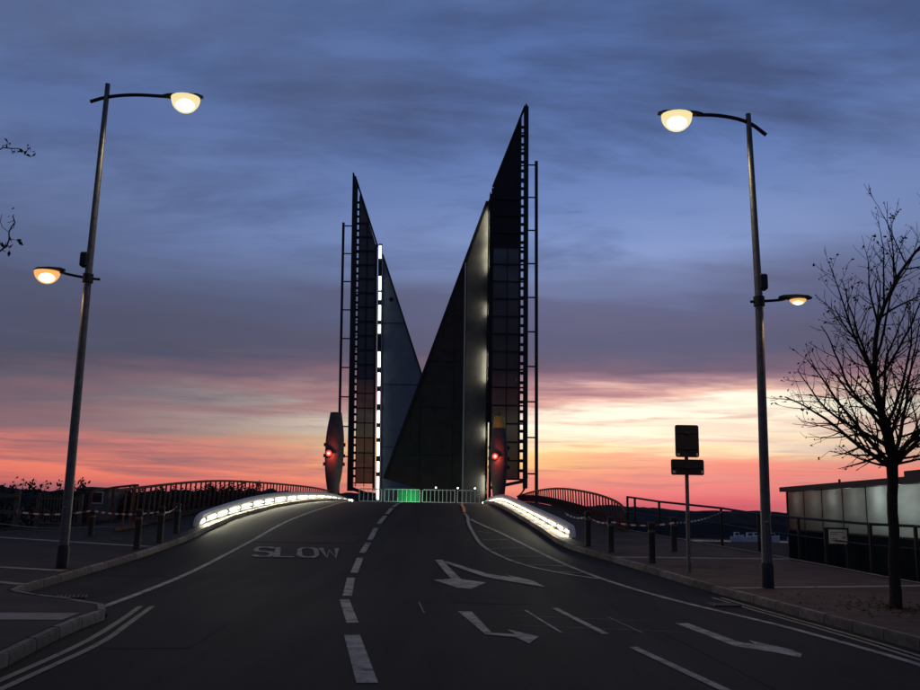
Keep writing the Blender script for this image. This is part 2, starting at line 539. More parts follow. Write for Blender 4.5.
def add_box(bm, x0, x1, y0, y1, z0, z1):
    v = [bm.verts.new(p) for p in ((x0, y0, z0), (x1, y0, z0), (x1, y1, z0), (x0, y1, z0),
                                   (x0, y0, z1), (x1, y0, z1), (x1, y1, z1), (x0, y1, z1))]
    for f in ((0, 3, 2, 1), (4, 5, 6, 7), (0, 1, 5, 4), (1, 2, 6, 5), (2, 3, 7, 6), (3, 0, 4, 7)):
        bm.faces.new([v[i] for i in f])
    return bm


def add_tube(bm, pts, radii, n=8, caps=True):
    pts = [Vector(p) for p in pts]
    if isinstance(radii, (int, float)):
        radii = [radii] * len(pts)
    rings = []
    ref = None
    for i, p in enumerate(pts):
        d = (pts[min(i + 1, len(pts) - 1)] - pts[max(i - 1, 0)])
        if d.length < 1e-9:
            d = Vector((0, 0, 1))
        d.normalize()
        if ref is None:
            ref = Vector((1, 0, 0)) if abs(d.x) < 0.8 else Vector((0, 1, 0))
        a = (ref - d * ref.dot(d)).normalized()
        b = d.cross(a)
        ref = a
        rings.append([bm.verts.new(p + (a * math.cos(2 * PI * k / n) + b * math.sin(2 * PI * k / n)) * radii[i]) for k in range(n)])
    for r1, r2 in zip(rings, rings[1:]):
        for k in range(n):
            bm.faces.new((r1[k], r1[(k + 1) % n], r2[(k + 1) % n], r2[k]))
    if caps:
        bm.faces.new(rings[0][::-1])
        bm.faces.new(rings[-1])
    return bm


def add_bar(bm, a, b, w, d, up=(0, 1, 0)):
    """rectangular bar from a to b, w across, d along `up`"""
    a, b = Vector(a), Vector(b)
    t_ = (b - a).normalized()
    u = Vector(up)
    u = (u - t_ * u.dot(t_)).normalized()
    s = t_.cross(u)
    vs = []
    for p in (a, b):
        for (i, j) in ((-1, -1), (1, -1), (1, 1), (-1, 1)):
            vs.append(bm.verts.new(p + s * (i * w / 2) + u * (j * d / 2)))
    for f in ((3, 2, 1, 0), (4, 5, 6, 7), (0, 1, 5, 4), (1, 2, 6, 5), (2, 3, 7, 6), (3, 0, 4, 7)):
        bm.faces.new([vs[i] for i in f])
    return bm


def add_prism_y(bm, poly, y0, y1):
    """polygon in x,z pushed from y0 to y1"""
    a = [bm.verts.new((x, y0, z)) for x, z in poly]
    b = [bm.verts.new((x, y1, z)) for x, z in poly]
    bm.faces.new(a)
    bm.faces.new(b[::-1])
    n = len(poly)
    for i in range(n):
        bm.faces.new((a[i], b[i], b[(i + 1) % n], a[(i + 1) % n]))
    return bm


def add_lathe(bm, prof, cx, cy, n=20, sy=1.0):
    rings = []
    for z, r in prof:
        rings.append([bm.verts.new((cx + r * math.cos(2 * PI * k / n), cy + sy * r * math.sin(2 * PI * k / n), z)) for k in range(n)])
    for r1, r2 in zip(rings, rings[1:]):
        for k in range(n):
            bm.faces.new((r1[k], r1[(k + 1) % n], r2[(k + 1) % n], r2[k]))
    bm.faces.new(rings[0][::-1])
    bm.faces.new(rings[-1])
    return bm


def finish(bm, smooth=None):
    bmesh.ops.recalc_face_normals(bm, faces=bm.faces)
    me = bpy.data.meshes.new('mesh')
    bm.to_mesh(me)
    bm.free()
    if smooth:
        for p in me.polygons:
            p.use_smooth = True
        try:
            me.set_sharp_from_angle(angle=math.radians(smooth))
        except Exception:
            pass
    return me


def obj(name, bm, mat, parent=None, smooth=None, bevel=0.0):
    """one mesh object; geometry is given in world coordinates"""
    org = WL.get(parent.name, Vector((0, 0, 0))) if parent else Vector((0, 0, 0))
    if bevel:
        bmesh.ops.bevel(bm, geom=list(bm.edges), offset=bevel, segments=1, affect='EDGES')
    if org.length:
        bmesh.ops.translate(bm, vec=-org, verts=bm.verts)
    me = finish(bm, smooth)
    o = bpy.data.objects.new(name, me)
    COL.objects.link(o)
    for m in (mat if isinstance(mat, (list, tuple)) else [mat]):
        me.materials.append(m)
    if parent:
        o.parent = parent
    WL[o.name] = org.copy()
    return o


def tag(o, label, cat, group=None):
    o['label'] = label
    o['category'] = cat
    if group:
        o['group'] = group
    return o


def thing(name, label, cat, loc=(0, 0, 0), group=None):
    o = bpy.data.objects.new(name, None)
    o.empty_display_size = 0.2
    COL.objects.link(o)
    o.location = loc
    WL[o.name] = Vector(loc)
    return tag(o, label, cat, group)


def structure(o, label=None):
    o['kind'] = 'structure'
    if label:
        o['label'] = label
    return o


def light(name, kind, loc, energy, color, radius, parent, spot=None, direction=None):
    l_ = bpy.data.lights.new(name, kind)
    l_.energy = energy
    l_.color = color
    l_.shadow_soft_size = radius
    o = bpy.data.objects.new(name, l_)
    COL.objects.link(o)
    o.parent = parent
    o.location = Vector(loc) - WL[parent.name]
    if kind == 'SPOT':
        l_.spot_size = spot
        l_.spot_blend = 0.6
        o.rotation_euler = Vector(direction).to_track_quat('-Z', 'Y').to_euler()
    return o


# ------------------------------------------------------------------ ground profile
KN = [0, 0, 0, 0, 0, .09, .30, .56, .88, 1.22, 1.52, 1.75, 1.86, 1.87, 1.82, 1.76, 1.73, 1.70, 1.70, 1.70, 1.70]


def hr(y):
    """height of the carriageway: level, then climbing to the bridge"""
    if y <= 0:
        return 0.0
    q = y / 4.0
    i = int(q)
    if i >= len(KN) - 2:
        return 1.70
    f = q - i
    a, b, c, d = KN[max(i - 1, 0)], KN[i], KN[i + 1], KN[i + 2]
    return b + .5 * f * (c - a + f * (2 * a - 5 * b + 4 * c - d + f * (3 * (b - c) + d - a)))


def lerp_path(path, y):
    """x of a path given as (y, x) pairs"""
    ys = [p[0] for p in path]
    xs = [p[1] for p in path]
    return float(np.interp(y, ys, xs))


def sstep(a, b, x):
    q = min(1, max(0, (x - a) / (b - a)))
    return q * q * (3 - 2 * q)


def land_z(x, y):
    top = hr(y) - 0.10
    right_edge = 10.4 if y < 20 else lerp_path([(20, 10.4), (26, 9.3), (32, 6.6), (40, 5.2), (62, 3.2)], y)
    left_edge = lerp_path([(20, -20), (28, -17), (36, -11.5), (62, -8.0)], y)
    k = sstep(right_edge, right_edge + 3.0, x) + sstep(-left_edge, -left_edge + 5.0, -x)
    low = -0.55 - 0.9 * sstep(30, 62, y) if x > 0 else -0.2
    return top * (1 - k) + low * k


bm = bm_new()
xs = list(np.arange(-70, 71, 1.25))
ys = list(np.arange(-40, 62.1, 1.25))
grid = [[bm.verts.new((x, y, land_z(x, y))) for x in xs] for y in ys]
for j in range(len(ys) - 1):
    for i in range(len(xs) - 1):
        bm.faces.new((grid[j][i], grid[j][i + 1], grid[j + 1][i + 1], grid[j + 1][i]))
edge = [bm.verts.new((x, 62.6, -4.0)) for x in xs]
for i in range(len(xs) - 1):
    bm.faces.new((grid[-1][i], grid[-1][i + 1], edge[i + 1], edge[i]))
structure(obj('ground', bm, M['earth'], smooth=60), 'dark earth bank around the raised approach')
for xa, xb, ya, yb, za, zb, lab in ((8.5, 160, 61.9, 124, -1.5, -2.25, 'dark foreshore between the fence and the moored boats'),
                                   (-260, -12.5, 61.9, 160, -.25, .4, 'dark flat shore beyond the shrubs')):
    bm = bm_new()
    nx, ny = 40, 16
    vv = [[bm.verts.new((xa + (xb - xa) * i / nx, ya + (yb - ya) * j / ny, za + (zb - za) * j / ny + random.uniform(-.1, .1) * (0 < j < ny))) for i in range(nx + 1)] for j in range(ny + 1)]
    for j in range(ny):
        for i in range(nx):
            bm.faces.new((vv[j][i], vv[j][i + 1], vv[j + 1][i + 1], vv[j + 1][i]))
    bt = [bm.verts.new((v_.co.x, v_.co.y + .3, -4)) for v_ in vv[-1]]
    for i in range(nx):
        bm.faces.new((vv[-1][i], vv[-1][i + 1], bt[i + 1], bt[i]))
    structure(obj('shore', bm, M['earth'], smooth=60), lab)

bm = bm_new()
v = [bm.verts.new(p) for p in ((-4000, 55, -2.45), (4000, 55, -2.45), (4000, 6000, -2.45), (-4000, 6000, -2.45))]
bm.faces.new(v)
structure(obj('water', bm, M['water']), 'harbour water beyond the bridge')


def ridge(name, y0, xs_, prof, depth, label):
    bm = bm_new()
    rows = []
    for k, (dy, f) in enumerate(((0, 0.0), (depth * .15, .55), (depth * .4, 1.0), (depth, 0.0))):
        row = []
        for x in xs_:
            h = prof(x)
            n = 0.0
            if 0 < k < 3:
                n = (random.random() - .5) * h * 0.22 + math.sin(x * .11 + k) * h * .08
            row.append(bm.verts.new((x, y0 + dy, -2.5 + (h + 2.5) * f + (n if f else 0))))
        rows.append(row)
    for a, b in zip(rows, rows[1:]):
        for i in range(len(xs_) - 1):
            bm.faces.new((a[i], a[i + 1], b[i + 1], b[i]))
    return structure(obj(name, bm, M['hill']), label)


ridge('hills', 500, np.arange(-420, -20, 3.0), lambda x: 9.8 + 1.2 * math.sin(x * .035) + 1.1 * math.sin(x * .013 + 1), 160, 'dark wooded shore beyond the harbour')
ridge('hills', 146, np.arange(8, 330, 1.6), lambda x: 1.0 + .9 * sstep(20, 60, x) + .35 * math.sin(x * .09) + .2 * math.sin(x * .31), 60, 'dark wooded bank across the water behind the moored boats')
ridge('hills', 900, np.arange(-60, 900, 5.0), lambda x: 4.6 + 2.2 * math.sin(x * .011 + .4) + 1.2 * math.sin(x * .043), 260, 'low dark hills across the water')

# ------------------------------------------------------------------ road and its markings
SIDE_L = [(-40, -3.9), (3, -4.0), (6, -4.2), (9.04, -4.36), (10.2, -4.56), (11.8, -4.8), (13.0, -4.86), (13.6, -5.0), (14.2, -5.5),
          (14.9, -6.6), (15.4, -7.3), (16.0, -7.55), (17.3, -7.7), (20.1, -7.9), (24, -7.9), (28.6, -8.05), (30.2, -8.2),
          (34, -8.3), (40, -7.8), (45, -7.05), (49, -6.55), (54, -6.35), (62.4, -6.2)]
SIDE_R = [(-40, 5.4), (6, 5.6), (11.4, 5.65), (13.6, 5.59), (16.5, 5.42), (20.7, 4.81), (22.7, 4.39), (24.8, 3.86), (26.9, 3.31),
          (28.4, 3.1), (32.3, 2.85), (36.6, 2.45), (42.5, 2.0), (48, 1.72), (54, 1.5), (62.4, 1.45)]
bm = bm_new()
rows = []
for y in np.arange(-40, 62.41, 0.4):
    y = float(y)
    a, b = lerp_path(SIDE_L, y) - 0.05, lerp_path(SIDE_R, y) + 0.05
    rows.append([bm.verts.new((a + (b - a) * k / 8, y, hr(y) - 0.015 * abs(k - 4) / 4)) for k in range(9)])
for a, b in zip(rows, rows[1:]):
    for k in range(8):
        bm.faces.new((a[k], a[k + 1], b[k + 1], b[k]))
road = structure(obj('road', bm, M['asphalt'], smooth=60), 'dark asphalt road climbing to the raised bridge')


def ribbon_pts(path, step=0.4):
    out = [Vector(path[0])]
    for a, b in zip(path, path[1:]):
        a, b = Vector(a), Vector(b)
        n = max(1, int((b - a).length / step))
        for k in range(1, n + 1):
            out.append(a.lerp(b, k / n))
    return out


def smooth_path(path, it=2):
    p = [Vector(q) for q in path]
    for _ in range(it):
        o = [p[0]]
        for a, b in zip(p, p[1:]):
            o += [a.lerp(b, .25), a.lerp(b, .75)]
        o.append(p[-1])
        p = o
    return p


def drape(x, y, lift):
    a, b = lerp_path(SIDE_L, y) - 0.05, lerp_path(SIDE_R, y) + 0.05
    k = abs(8 * (x - a) / (b - a) - 4)
    return (x, y, hr(y) - 0.015 * min(k, 4) / 4 + lift)


def line(name, path, w, mat, parent, lift=0.006, smooth=0, step=0.4, base=None):
    pts = ribbon_pts([tuple(q) for q in (smooth_path(path, smooth) if smooth else path)], step)
    bm = bm_new()
    prev = None
    for i, p in enumerate(pts):
        d = (pts[min(i + 1, len(pts) - 1)] - pts[max(i - 1, 0)]).normalized()
        s = Vector((d.y, -d.x)) * (w / 2)
        q = [p - s, p + s]
        cur = [bm.verts.new((base(r.x, r.y, lift) if base else drape(r.x, r.y, lift))) for r in q]
        if prev:
            bm.faces.new((prev[0], prev[1], cur[1], cur[0]))
        prev = cur
    return obj(name, bm, mat, parent)


def flat(name, poly, mat, parent, lift=0.006):
    bm = bm_new()
    f = bm.faces.new([bm.verts.new((x, y, 0)) for x, y in poly])
    y0, y1 = min(p[1] for p in poly), max(p[1] for p in poly)
    q = y0 + 0.4
    while q < y1:
        bmesh.ops.bisect_plane(bm, geom=list(bm.verts) + list(bm.edges) + list(bm.faces), plane_co=(0, q, 0), plane_no=(0, 1, 0))
        q += 0.4
    for v_ in bm.verts:
        v_.co = drape(v_.co.x, v_.co.y, lift)
    return obj(name, bm, mat, parent)


DASH = [((-0.80, 8.72), (-1.30, 11.84), .20), ((-1.43, 13.06), (-1.92, 16.12), .17), ((-1.95, 16.74), (-2.25, 19.88), .17),
        ((-2.29, 20.82), (-2.48, 23.82), .17), ((-2.55, 24.98), (-2.64, 27.52), .17), ((-2.67, 28.34), (-2.80, 31.86), .17),
        ((-2.83, 33.2), (-2.84, 36.26), .17), ((-2.84, 37.16), (-2.88, 40.46), .17), ((-2.88, 41.2), (-2.85, 44.4), .17),
        ((-2.84, 45.3), (-2.8, 48.3), .17), ((-0.30, 4.7), (-.68, 7.7), .2)]
for a, b, w in DASH:
    line('centre_dash', [a, b], w, M['white'], road)
line('edge_line', [(-5.60, 46), (-5.71, 41.08), (-6.12, 35.62), (-6.29, 32.28), (-6.05, 24.66), (-5.75, 18.02), (-5.5, 14.4)], .13, M['white'], road, smooth=2)
line('edge_line', [(0.52, 35.6), (0.9, 33.6), (1.47, 31.28), (2.17, 27.22), (2.66, 23.7), (3.12, 21.22), (3.97, 17.16), (4.70, 14.3), (4.96, 12.08),
                   (5.14, 10.42), (5.2, 6), (5.1, -10)], .12, M['white'], road, smooth=2)
line('hatch_border', [(0.30, 38.3), (0.44, 36.6), (0.41, 34.08), (0.57, 30.54), (0.75, 27.26), (1.18, 24.84), (1.60, 23.14), (2.41, 21.5),
                      (3.18, 20.6)], .11, M['white'], road, smooth=2)
for a, b in (((.72, 31.4), (1.20, 31.0)), ((.80, 28.9), (1.62, 29.2)), ((0.95, 26.6), (2.0, 27.1)), ((1.28, 24.85), (2.36, 25.0)),
             ((1.75, 23.05), (2.7, 22.9)), ((2.4, 21.75), (2.95, 21.6))):
    line('hatch_bar', [a, b], .12, M['faint'], road)
line('lane_line', [(0.34, 58), (0.30, 50), (0.22, 43.2)], .1, M['white'], road)
line('orange_line', [(0.20, 44.4), (0.30, 41.5), (0.31, 38.8)], .13, M['orange'], road, lift=0.012)
flat('lane_arrow', [(-.54, 23.66), (-.35, 23.7), (.11, 20.04), (.63, 19.46), (.3, 18.28), (.05, 18.4), (-.47, 19.78), (-.1, 20.02)], M['white'], road)
flat('lane_arrow', [(-.34, 23.26), (-.23, 23.4), (.73, 21.06), (1.26, 20.5), (1.14, 21.04), (1.66, 19.92), (1.81, 18.86), (1.21, 19.66), (.64, 20.5)], M['white'], road, lift=0.010)
flat('lane_arrow', [(.04, 14.72), (.26, 14.7), (.48, 12.26), (.79, 12.12), (.70, 12.62), (1.07, 11.96), (.90, 11.36), (.77, 11.86), (.39, 12.08)], M['white'], road)
flat('lane_arrow', [(3.23, 13.72), (3.42, 13.74), (3.59, 11.86), (3.73, 11.66), (3.77, 12.02), (4.04, 11.3), (4.05, 10.96), (3.93, 10.68), (3.75, 11.06), (3.42, 11.5)], M['white'], road)
line('lane_line', [(1.65, 15.48), (1.99, 12.36)], .10, M['white'], road)
line('lane_line', [(2.13, 11.24), (2.49, 8.68)], .11, M['white'], road)
line('thin_line', [(1.13, 15.06), (1.41, 12.38)], .045, M['white'], road)
line('thin_line', [(2.35, 14.34), (2.51, 12.52)], .035, M['faint'], road)
line('thin_line', [(-0.63, 16.0), (-0.48, 14.4)], .03, M['faint'], road)
line('thin_line', [(0.9, 14.3), (2.9, 13.9)], .025, M['faint'], road)
line('thin_line', [(0.9, 13.1), (3.1, 12.7)], .025, M['faint'], road)
line('yellow_line', [(-4.98, 14.75), (-4.62, 12.9), (-4.30, 11.0), (-4.17, 9.4), (-4.02, 7.0), (-3.9, 3), (-3.8, -10)], .085, M['yellow'], road, smooth=2)
line('yellow_line', [(-4.80, 14.78), (-4.42, 12.7), (-4.08, 10.9), (-3.97, 8.98), (-3.84, 7.0), (-3.72, 3), (-3.62, -10)], .085, M['yellow'], road, smooth=2)
line('yellow_line', [(4.86, 17.6), (5.17, 14.5), (5.32, 11.0), (5.28, 4)], .07, M['yellow'], road, smooth=1)
line('yellow_line', [(5.03, 17.6), (5.33, 14.5), (5.47, 11.0), (5.43, 4)], .07, M['yellow'], road, smooth=1)
line('bay_line', [(-5.6, 14.62), (-6.9, 15.32), (-7.25, 15.7)], .07, M['white'], road)
flat('repair_patch', [(-.2, 17.6), (1.25, 17.5), (1.3, 15.9), (-.1, 16.0)], M['patch'], road, lift=0.003)
flat('repair_patch', [(-5.1, 12.9), (-3.1, 13.1), (-3.0, 10.6), (-3.9, 10.5)], M['patch'], road, lift=0.003)
flat('repair_patch', [(2.65, 16.6), (3.5, 16.5), (3.9, 8.0), (3.0, 8.0)], M['patch'], road, lift=0.003)
flat('red_patch', [(-6.15, 29.4), (-3.05, 29.4), (-3.05, 27.4), (-6.1, 27.4)], M['redroad'], road, lift=0.004)

# SLOW painted for drivers heading to the bridge: letters stretched along the lane
LET = {'S': [(1, .86), (.8, 1), (.2, 1), (0, .86), (0, .64), (.2, .52), (.8, .48), (1, .36), (1, .14), (.8, 0), (.2, 0), (0, .14)],
       'L': [(0, 1), (0, 0), (1, 0)],
       'O': [(.25, 0), (.0, .18), (0, .82), (.25, 1), (.75, 1), (1, .82), (1, .18), (.75, 0), (.24, 0)],
       'W': [(0, 1), (.25, 0), (.5, .8), (.75, 0), (1, 1)]}


def letter(ch, x0, x1, y0, y1, shear, w):
    path = [Vector((x0 + (x1 - x0) * u + shear * v_, y0 + (y1 - y0) * v_)) for u, v_ in LET[ch]]
    bm = bm_new()
    prev = None
    n = len(path)
    for i, p in enumerate(path):
        a = (p - path[i - 1]).normalized() if i else None
        b = (path[i + 1] - p).normalized() if i < n - 1 else None
        a = a or b
        b = b or a
        na, nb = Vector((a.y, -a.x)), Vector((b.y, -b.x))
        # strokes are wider across the lane than along it, as on stretched letters
        m_ = (na + nb)
        m_ = m_.normalized() if m_.length > 1e-3 else na
        k = min(1.0 / max(m_.dot(na), 0.35), 2.0)
        wx = w * (0.95 + 0.75 * abs(m_.y))
        s = m_ * (wx / 2 * k)
        cur = [bm.verts.new(drape(r.x, r.y, 0.010)) for r in (p - s, p + s)]
        if prev:
            bm.faces.new((prev[0], prev[1], cur[1], cur[0]))
        prev = cur
    return obj('road_letter', bm, M['letter'], road)


X0, X1, YA, YB = -5.30, -2.92, 23.8, 26.0
wl = (X1 - X0) / 4
for k, ch in enumerate('SLOW'):
    letter(ch, X0 + wl * k + .07, X0 + wl * (k + 1) - .07, YA, YB, -.38, .12)

# ------------------------------------------------------------------ pavements and kerbs
KH = 0.12


def pave(name, inner, outer, y0, y1, mat, label, flip=1):
    """sheet between two (y, x) paths lying a kerb's height above the road"""
    bm = bm_new()
    rows = []
    for y in np.arange(y0, y1 + 0.01, 0.3):
        y = float(y)
        a, b = lerp_path(inner, y) + flip * 0.13, lerp_path(outer, y)
        rows.append([bm.verts.new((a + (b - a) * k / 6, y, hr(y) + KH - 0.004)) for k in range(7)])
    for a, b in zip(rows, rows[1:]):
        for k in range(6):
            bm.faces.new((a[k], a[k + 1], b[k + 1], b[k]))
    return structure(obj(name, bm, mat, smooth=60), label)


BACK_R = [(-40, 10.2), (17, 10.1), (19.7, 9.9), (22.4, 9.35), (25.6, 8.45), (29, 7.1), (31.5, 5.9), (36, 5.1), (46, 3.9), (62, 2.9)]
BACK_L = [(-40, -19), (20, -19), (26, -16.5), (29, -12.5), (33, -10.3), (40, -9.3), (50, -7.9), (62, -7.4)]
pav_r = pave('pavement', SIDE_R, BACK_R, -40, 62, M['paving'], 'brown block pavement beside the tree and sign', 1)
pav_l = pave('pavement', SIDE_L, BACK_L, -40, 62, M['paving2'], 'dark grey block pavement below the leaning lamp post', -1)


def pbase(x, y, lift):
    return (x, y, hr(y) + KH - 0.004 + lift)


line('edging_strip', [(10.05, 17), (9.82, 19.72), (9.27, 22.42), (8.37, 25.58), (7.02, 29.04), (5.82, 31.5), (5.2, 34)], .11, M['band'], pav_r, lift=0.02, base=pbase)
line('stone_band', [(4.05, 23.95), (8.85, 24.2)], .26, M['band'], pav_r, base=pbase)
line('stone_band', [(5.35, 18.1), (9.95, 19.25)], .26, M['band'], pav_r, base=pbase)
line('stone_band', [(-16.2, 27.0), (-13.0, 26.2), (-8.15, 24.5)], .24, M['band'], pav_l, base=pbase)
line('stone_band', [(-13, 20.3), (-9.7, 19.7), (-8.1, 19.2)], .24, M['band'], pav_l, base=pbase)
line('stone_band', [(-12, 17.8), (-8.3, 16.92), (-7.75, 16.6)], .22, M['band'], pav_l, base=pbase)
line('stone_band', [(-9, 11.8), (-5.02, 12.22)], .75, M['band'], pav_l, base=pbase)
line('edging_strip', [(-17, 31.2), (-13.2, 28.9), (-10.8, 29.5), (-9.9, 33)], .11, M['band'], pav_l, lift=0.02, base=pbase)

bm = bm_new()
add_box(bm, -.06, .06, -.445, .445, -.12, .075)
bmesh.ops.bevel(bm, geom=[e for e in bm.edges if all(v_.co.z > 0 for v_ in e.verts)], offset=.018, segments=2, affect='EDGES')
KERB_ME = finish(bm)
KERB_ME.materials.append(M['kerb'])


def kerb(label, path, y0, y1, sgn):
    root = structure(bpy.data.objects.new('kerb', None), label)
    COL.objects.link(root)
    pts = ribbon_pts([(x, y) for y, x in path if y0 <= y <= y1], 0.1)
    acc, last = 0.0, pts[0]
    marks = [pts[0]]
    for p in pts[1:]:
        acc += (p - last).length
        last = p
        if acc >= 0.9:
            marks.append(p)
            acc = 0.0
    for a, b in zip(marks, marks[1:]):
        o = bpy.data.objects.new('kerb_stone', KERB_ME)
        COL.objects.link(o)
        o.parent = root
        A = Vector((a.x, a.y, hr(a.y)))
        B = Vector((b.x, b.y, hr(b.y)))
        d = (B - A)
        side = Vector((d.y, -d.x, 0)).normalized() * sgn
        mid = (A + B) / 2 + side * 0.065 + Vector((0, 0, KH - 0.07 + random.uniform(-.006, .006)))
        yv = d.normalized()
        xv = yv.cross(Vector((0, 0, 1))).normalized()
        zv = xv.cross(yv)
        mat = Matrix((xv, yv, zv)).transposed().to_4x4()
        o.matrix_world = Matrix.Translation(mid) @ mat @ Matrix.Diagonal((1, d.length / 0.9 * .985, 1, 1))
    return root


kerb('weathered kerb along the brown pavement', SIDE_R, 5.9, 58, 1)
kerb('weathered kerb round the lay-by corner', SIDE_L, 2.9, 58, -1)


def gully(x, y, rot, label):
    g = thing('gully_cover', label, 'drain cover', (x, y, hr(y) + .004))
    bm = bm_new()
    add_box(bm, x - .24, x + .24, y - .22, y - .19, hr(y) - .03, hr(y) + .012)
    add_box(bm, x - .24, x + .24, y + .19, y + .22, hr(y) - .03, hr(y) + .012)
    add_box(bm, x - .24, x - .21, y - .185, y + .185, hr(y) - .03, hr(y) + .011)
    add_box(bm, x + .21, x + .24, y - .185, y + .185, hr(y) - .03, hr(y) + .011)
    obj('frame', bm, M['iron'], g)
    for k in range(6):
        xx = x - .19 + k * .068
        obj('grate_bar', add_box(bm_new(), xx, xx + .035, y - .184, y + .184, hr(y) - .02, hr(y) + .009), M['iron'], g)
    g.rotation_euler = (0, 0, rot)
    return g


gully(4.72, 16.4, .1, 'iron drain grate beside the kerb in front of the straight lamp post')
gully(-6.55, 15.9, .3, 'iron drain grate in the lay-by near the leaning lamp post')

# ------------------------------------------------------------------ street lamps
def street_lamp(label, base, pole_pts, arm, head, side, arm2, head2, side2, box, watt, watt2, bowl2):
    g = thing('street_lamp', label, 'street lamp', base, 'street lamps at the bridge approach')
    y = base[1]
    n = len(pole_pts)
    obj('pole', add_tube(bm_new(), [(x, y, z) for x, z in pole_pts], [.105 - .05 * k / (n - 1) for k in range(n)], 14), M['steel'], g, smooth=50)
    b0 = pole_pts[0]
    obj('base_sleeve', add_tube(bm_new(), [(b0[0], y, b0[1] - .05), (b0[0], y, b0[1] + .45), (b0[0], y, b0[1] + .5)], [.125, .125, .108], 14), M['black'], g, smooth=40)
    a = smooth_path([(x, y, z) for x, z in arm], 2)
    obj('arm', add_tube(bm_new(), a, .042, 8), M['dark'], g, smooth=50)
    a2 = smooth_path([(x, y, z) for x, z in arm2], 1)
    obj('bracket_arm', add_tube(bm_new(), a2, .03, 8), M['dark'], g, smooth=50)

    def luminaire(hx, hz, s, L, em, name, bw, bd):
        bm = bm_new()
        prof = [(-.50, .05, .04), (-.36, .10, .07), (0.0, .14, .085), (.34, .13, .07), (.46, .07, .03)]
        rings = []
        for u, w, h in prof:
            rings.append([bm.verts.new((hx + s * u * L, y + w * math.cos(q), hz + .02 + h * (math.sin(q) if math.sin(q) > 0 else .35 * math.sin(q)))) for q in [2 * PI * k / 14 for k in range(14)]])
        for r1, r2 in zip(rings, rings[1:]):
            for k in range(14):
                bm.faces.new((r1[k], r1[(k + 1) % 14], r2[(k + 1) % 14], r2[k]))
        bm.faces.new(rings[0])
        bm.faces.new(rings[-1])
        h = obj(name, bm, M['dark'], g, smooth=50)
        bm = bm_new()
        rings = []
        for k in range(9):
            ph = PI / 2 * k / 8
            rings.append([bm.verts.new((hx + s * .06 * L + bw * 1.12 * math.cos(ph) * math.cos(q), y + bw * math.cos(ph) * math.sin(q), hz - .012 - bd * math.sin(ph))) for q in [2 * PI * j / 16 for j in range(16)]])
        for r1, r2 in zip(rings[:-1], rings[1:-1]):
            for j in range(16):
                bm.faces.new((r1[j], r1[(j + 1) % 16], r2[(j + 1) % 16], r2[j]))
        bm.faces.new(rings[-2])
        bm.faces.new(rings[0])
        obj('lens', bm, em, h, smooth=60)
        core = bmesh.new()
        bmesh.ops.create_uvsphere(core, u_segments=16, v_segments=10, radius=1.0)
        for v_ in core.verts:
            v_.co = (hx + s * .06 * L + v_.co.x * bw * .72, y + v_.co.y * bw * .62, hz - .03 - bd * .44 + v_.co.z * bd * .38)
        obj('bulb', core, E_CORE if em is E_WARM else E_CORE2, h, smooth=60)
        return h
    luminaire(head[0], head[1], side, 1.0, E_WARM, 'lamp_head', .30, .36)
    luminaire(head2[0], head2[1], side2, .7, E_SODIUM, 'lamp_head', bowl2[0], bowl2[1])
    light('lamp_light', 'SPOT', (head[0], y, head[1] - .42), watt, (1.0, .84, .52), .14, g, math.radians(165), (0, 0, -1))
    light('lamp_light', 'SPOT', (head2[0], y, head2[1] - .34), watt2, (1.0, .62, .30), .10, g, math.radians(165), (0, 0, -1))
    bx, bz = box
    obj('control_box', add_box(bm_new(), bx - .09, bx + .09, y - .1, y + .1, bz - .17, bz + .17), M['dark'], g, bevel=.03)
    obj('bracket_clamp', add_tube(bm_new(), [(pole_pts[1][0], y, arm2[1][1] - .1), (pole_pts[1][0], y, arm2[1][1] + .1)], .115, 12), M['dark'], g, smooth=40)
    obj('access_door', add_box(bm_new(), b0[0] - .05, b0[0] + .05, y - .118, y - .1, b0[1] + .75, b0[1] + 1.3), M['steel'], g, bevel=.006)
    return g


street_lamp('tall straight street lamp with two lit heads on the brown pavement', (6.14, 18.26, .16),
            [(6.14, .14), (6.21, 5.97), (6.15, 10.10)],
            [(6.52, 9.62), (6.15, 9.93), (5.55, 10.06), (5.02, 10.06)], (4.66, 10.05), -1,
            [(6.03, 5.93), (6.2, 5.94), (6.6, 5.97), (6.75, 6.0)], (6.98, 6.0), 1, (6.30, 6.35), 250, 60, (.15, .10))
street_lamp('leaning street lamp with two lit heads on the grey pavement', (-8.39, 19.72, .2),
            [(-8.39, .18), (-8.41, 6.74), (-8.37, 11.25)],
            [(-8.74, 10.80), (-8.37, 10.93), (-7.75, 11.0), (-6.95, 10.96)], (-6.58, 10.94), 1,
            [(-8.14, 6.53), (-8.4, 6.55), (-8.8, 6.62), (-9.05, 6.68)], (-9.30, 6.70), -1, (-8.52, 6.98), 250, 110, (.25, .28))

# ------------------------------------------------------------------ the raised bridge
SL, SR = 62.2, 63.0


def led(parent, x0, z0, x1, z1, y, w, mat):
    bm = bm_new()
    add_bar(bm, (x0, y, z0), (x1, y, z1), w, .06)
    return obj('led_light', bm, mat, parent)


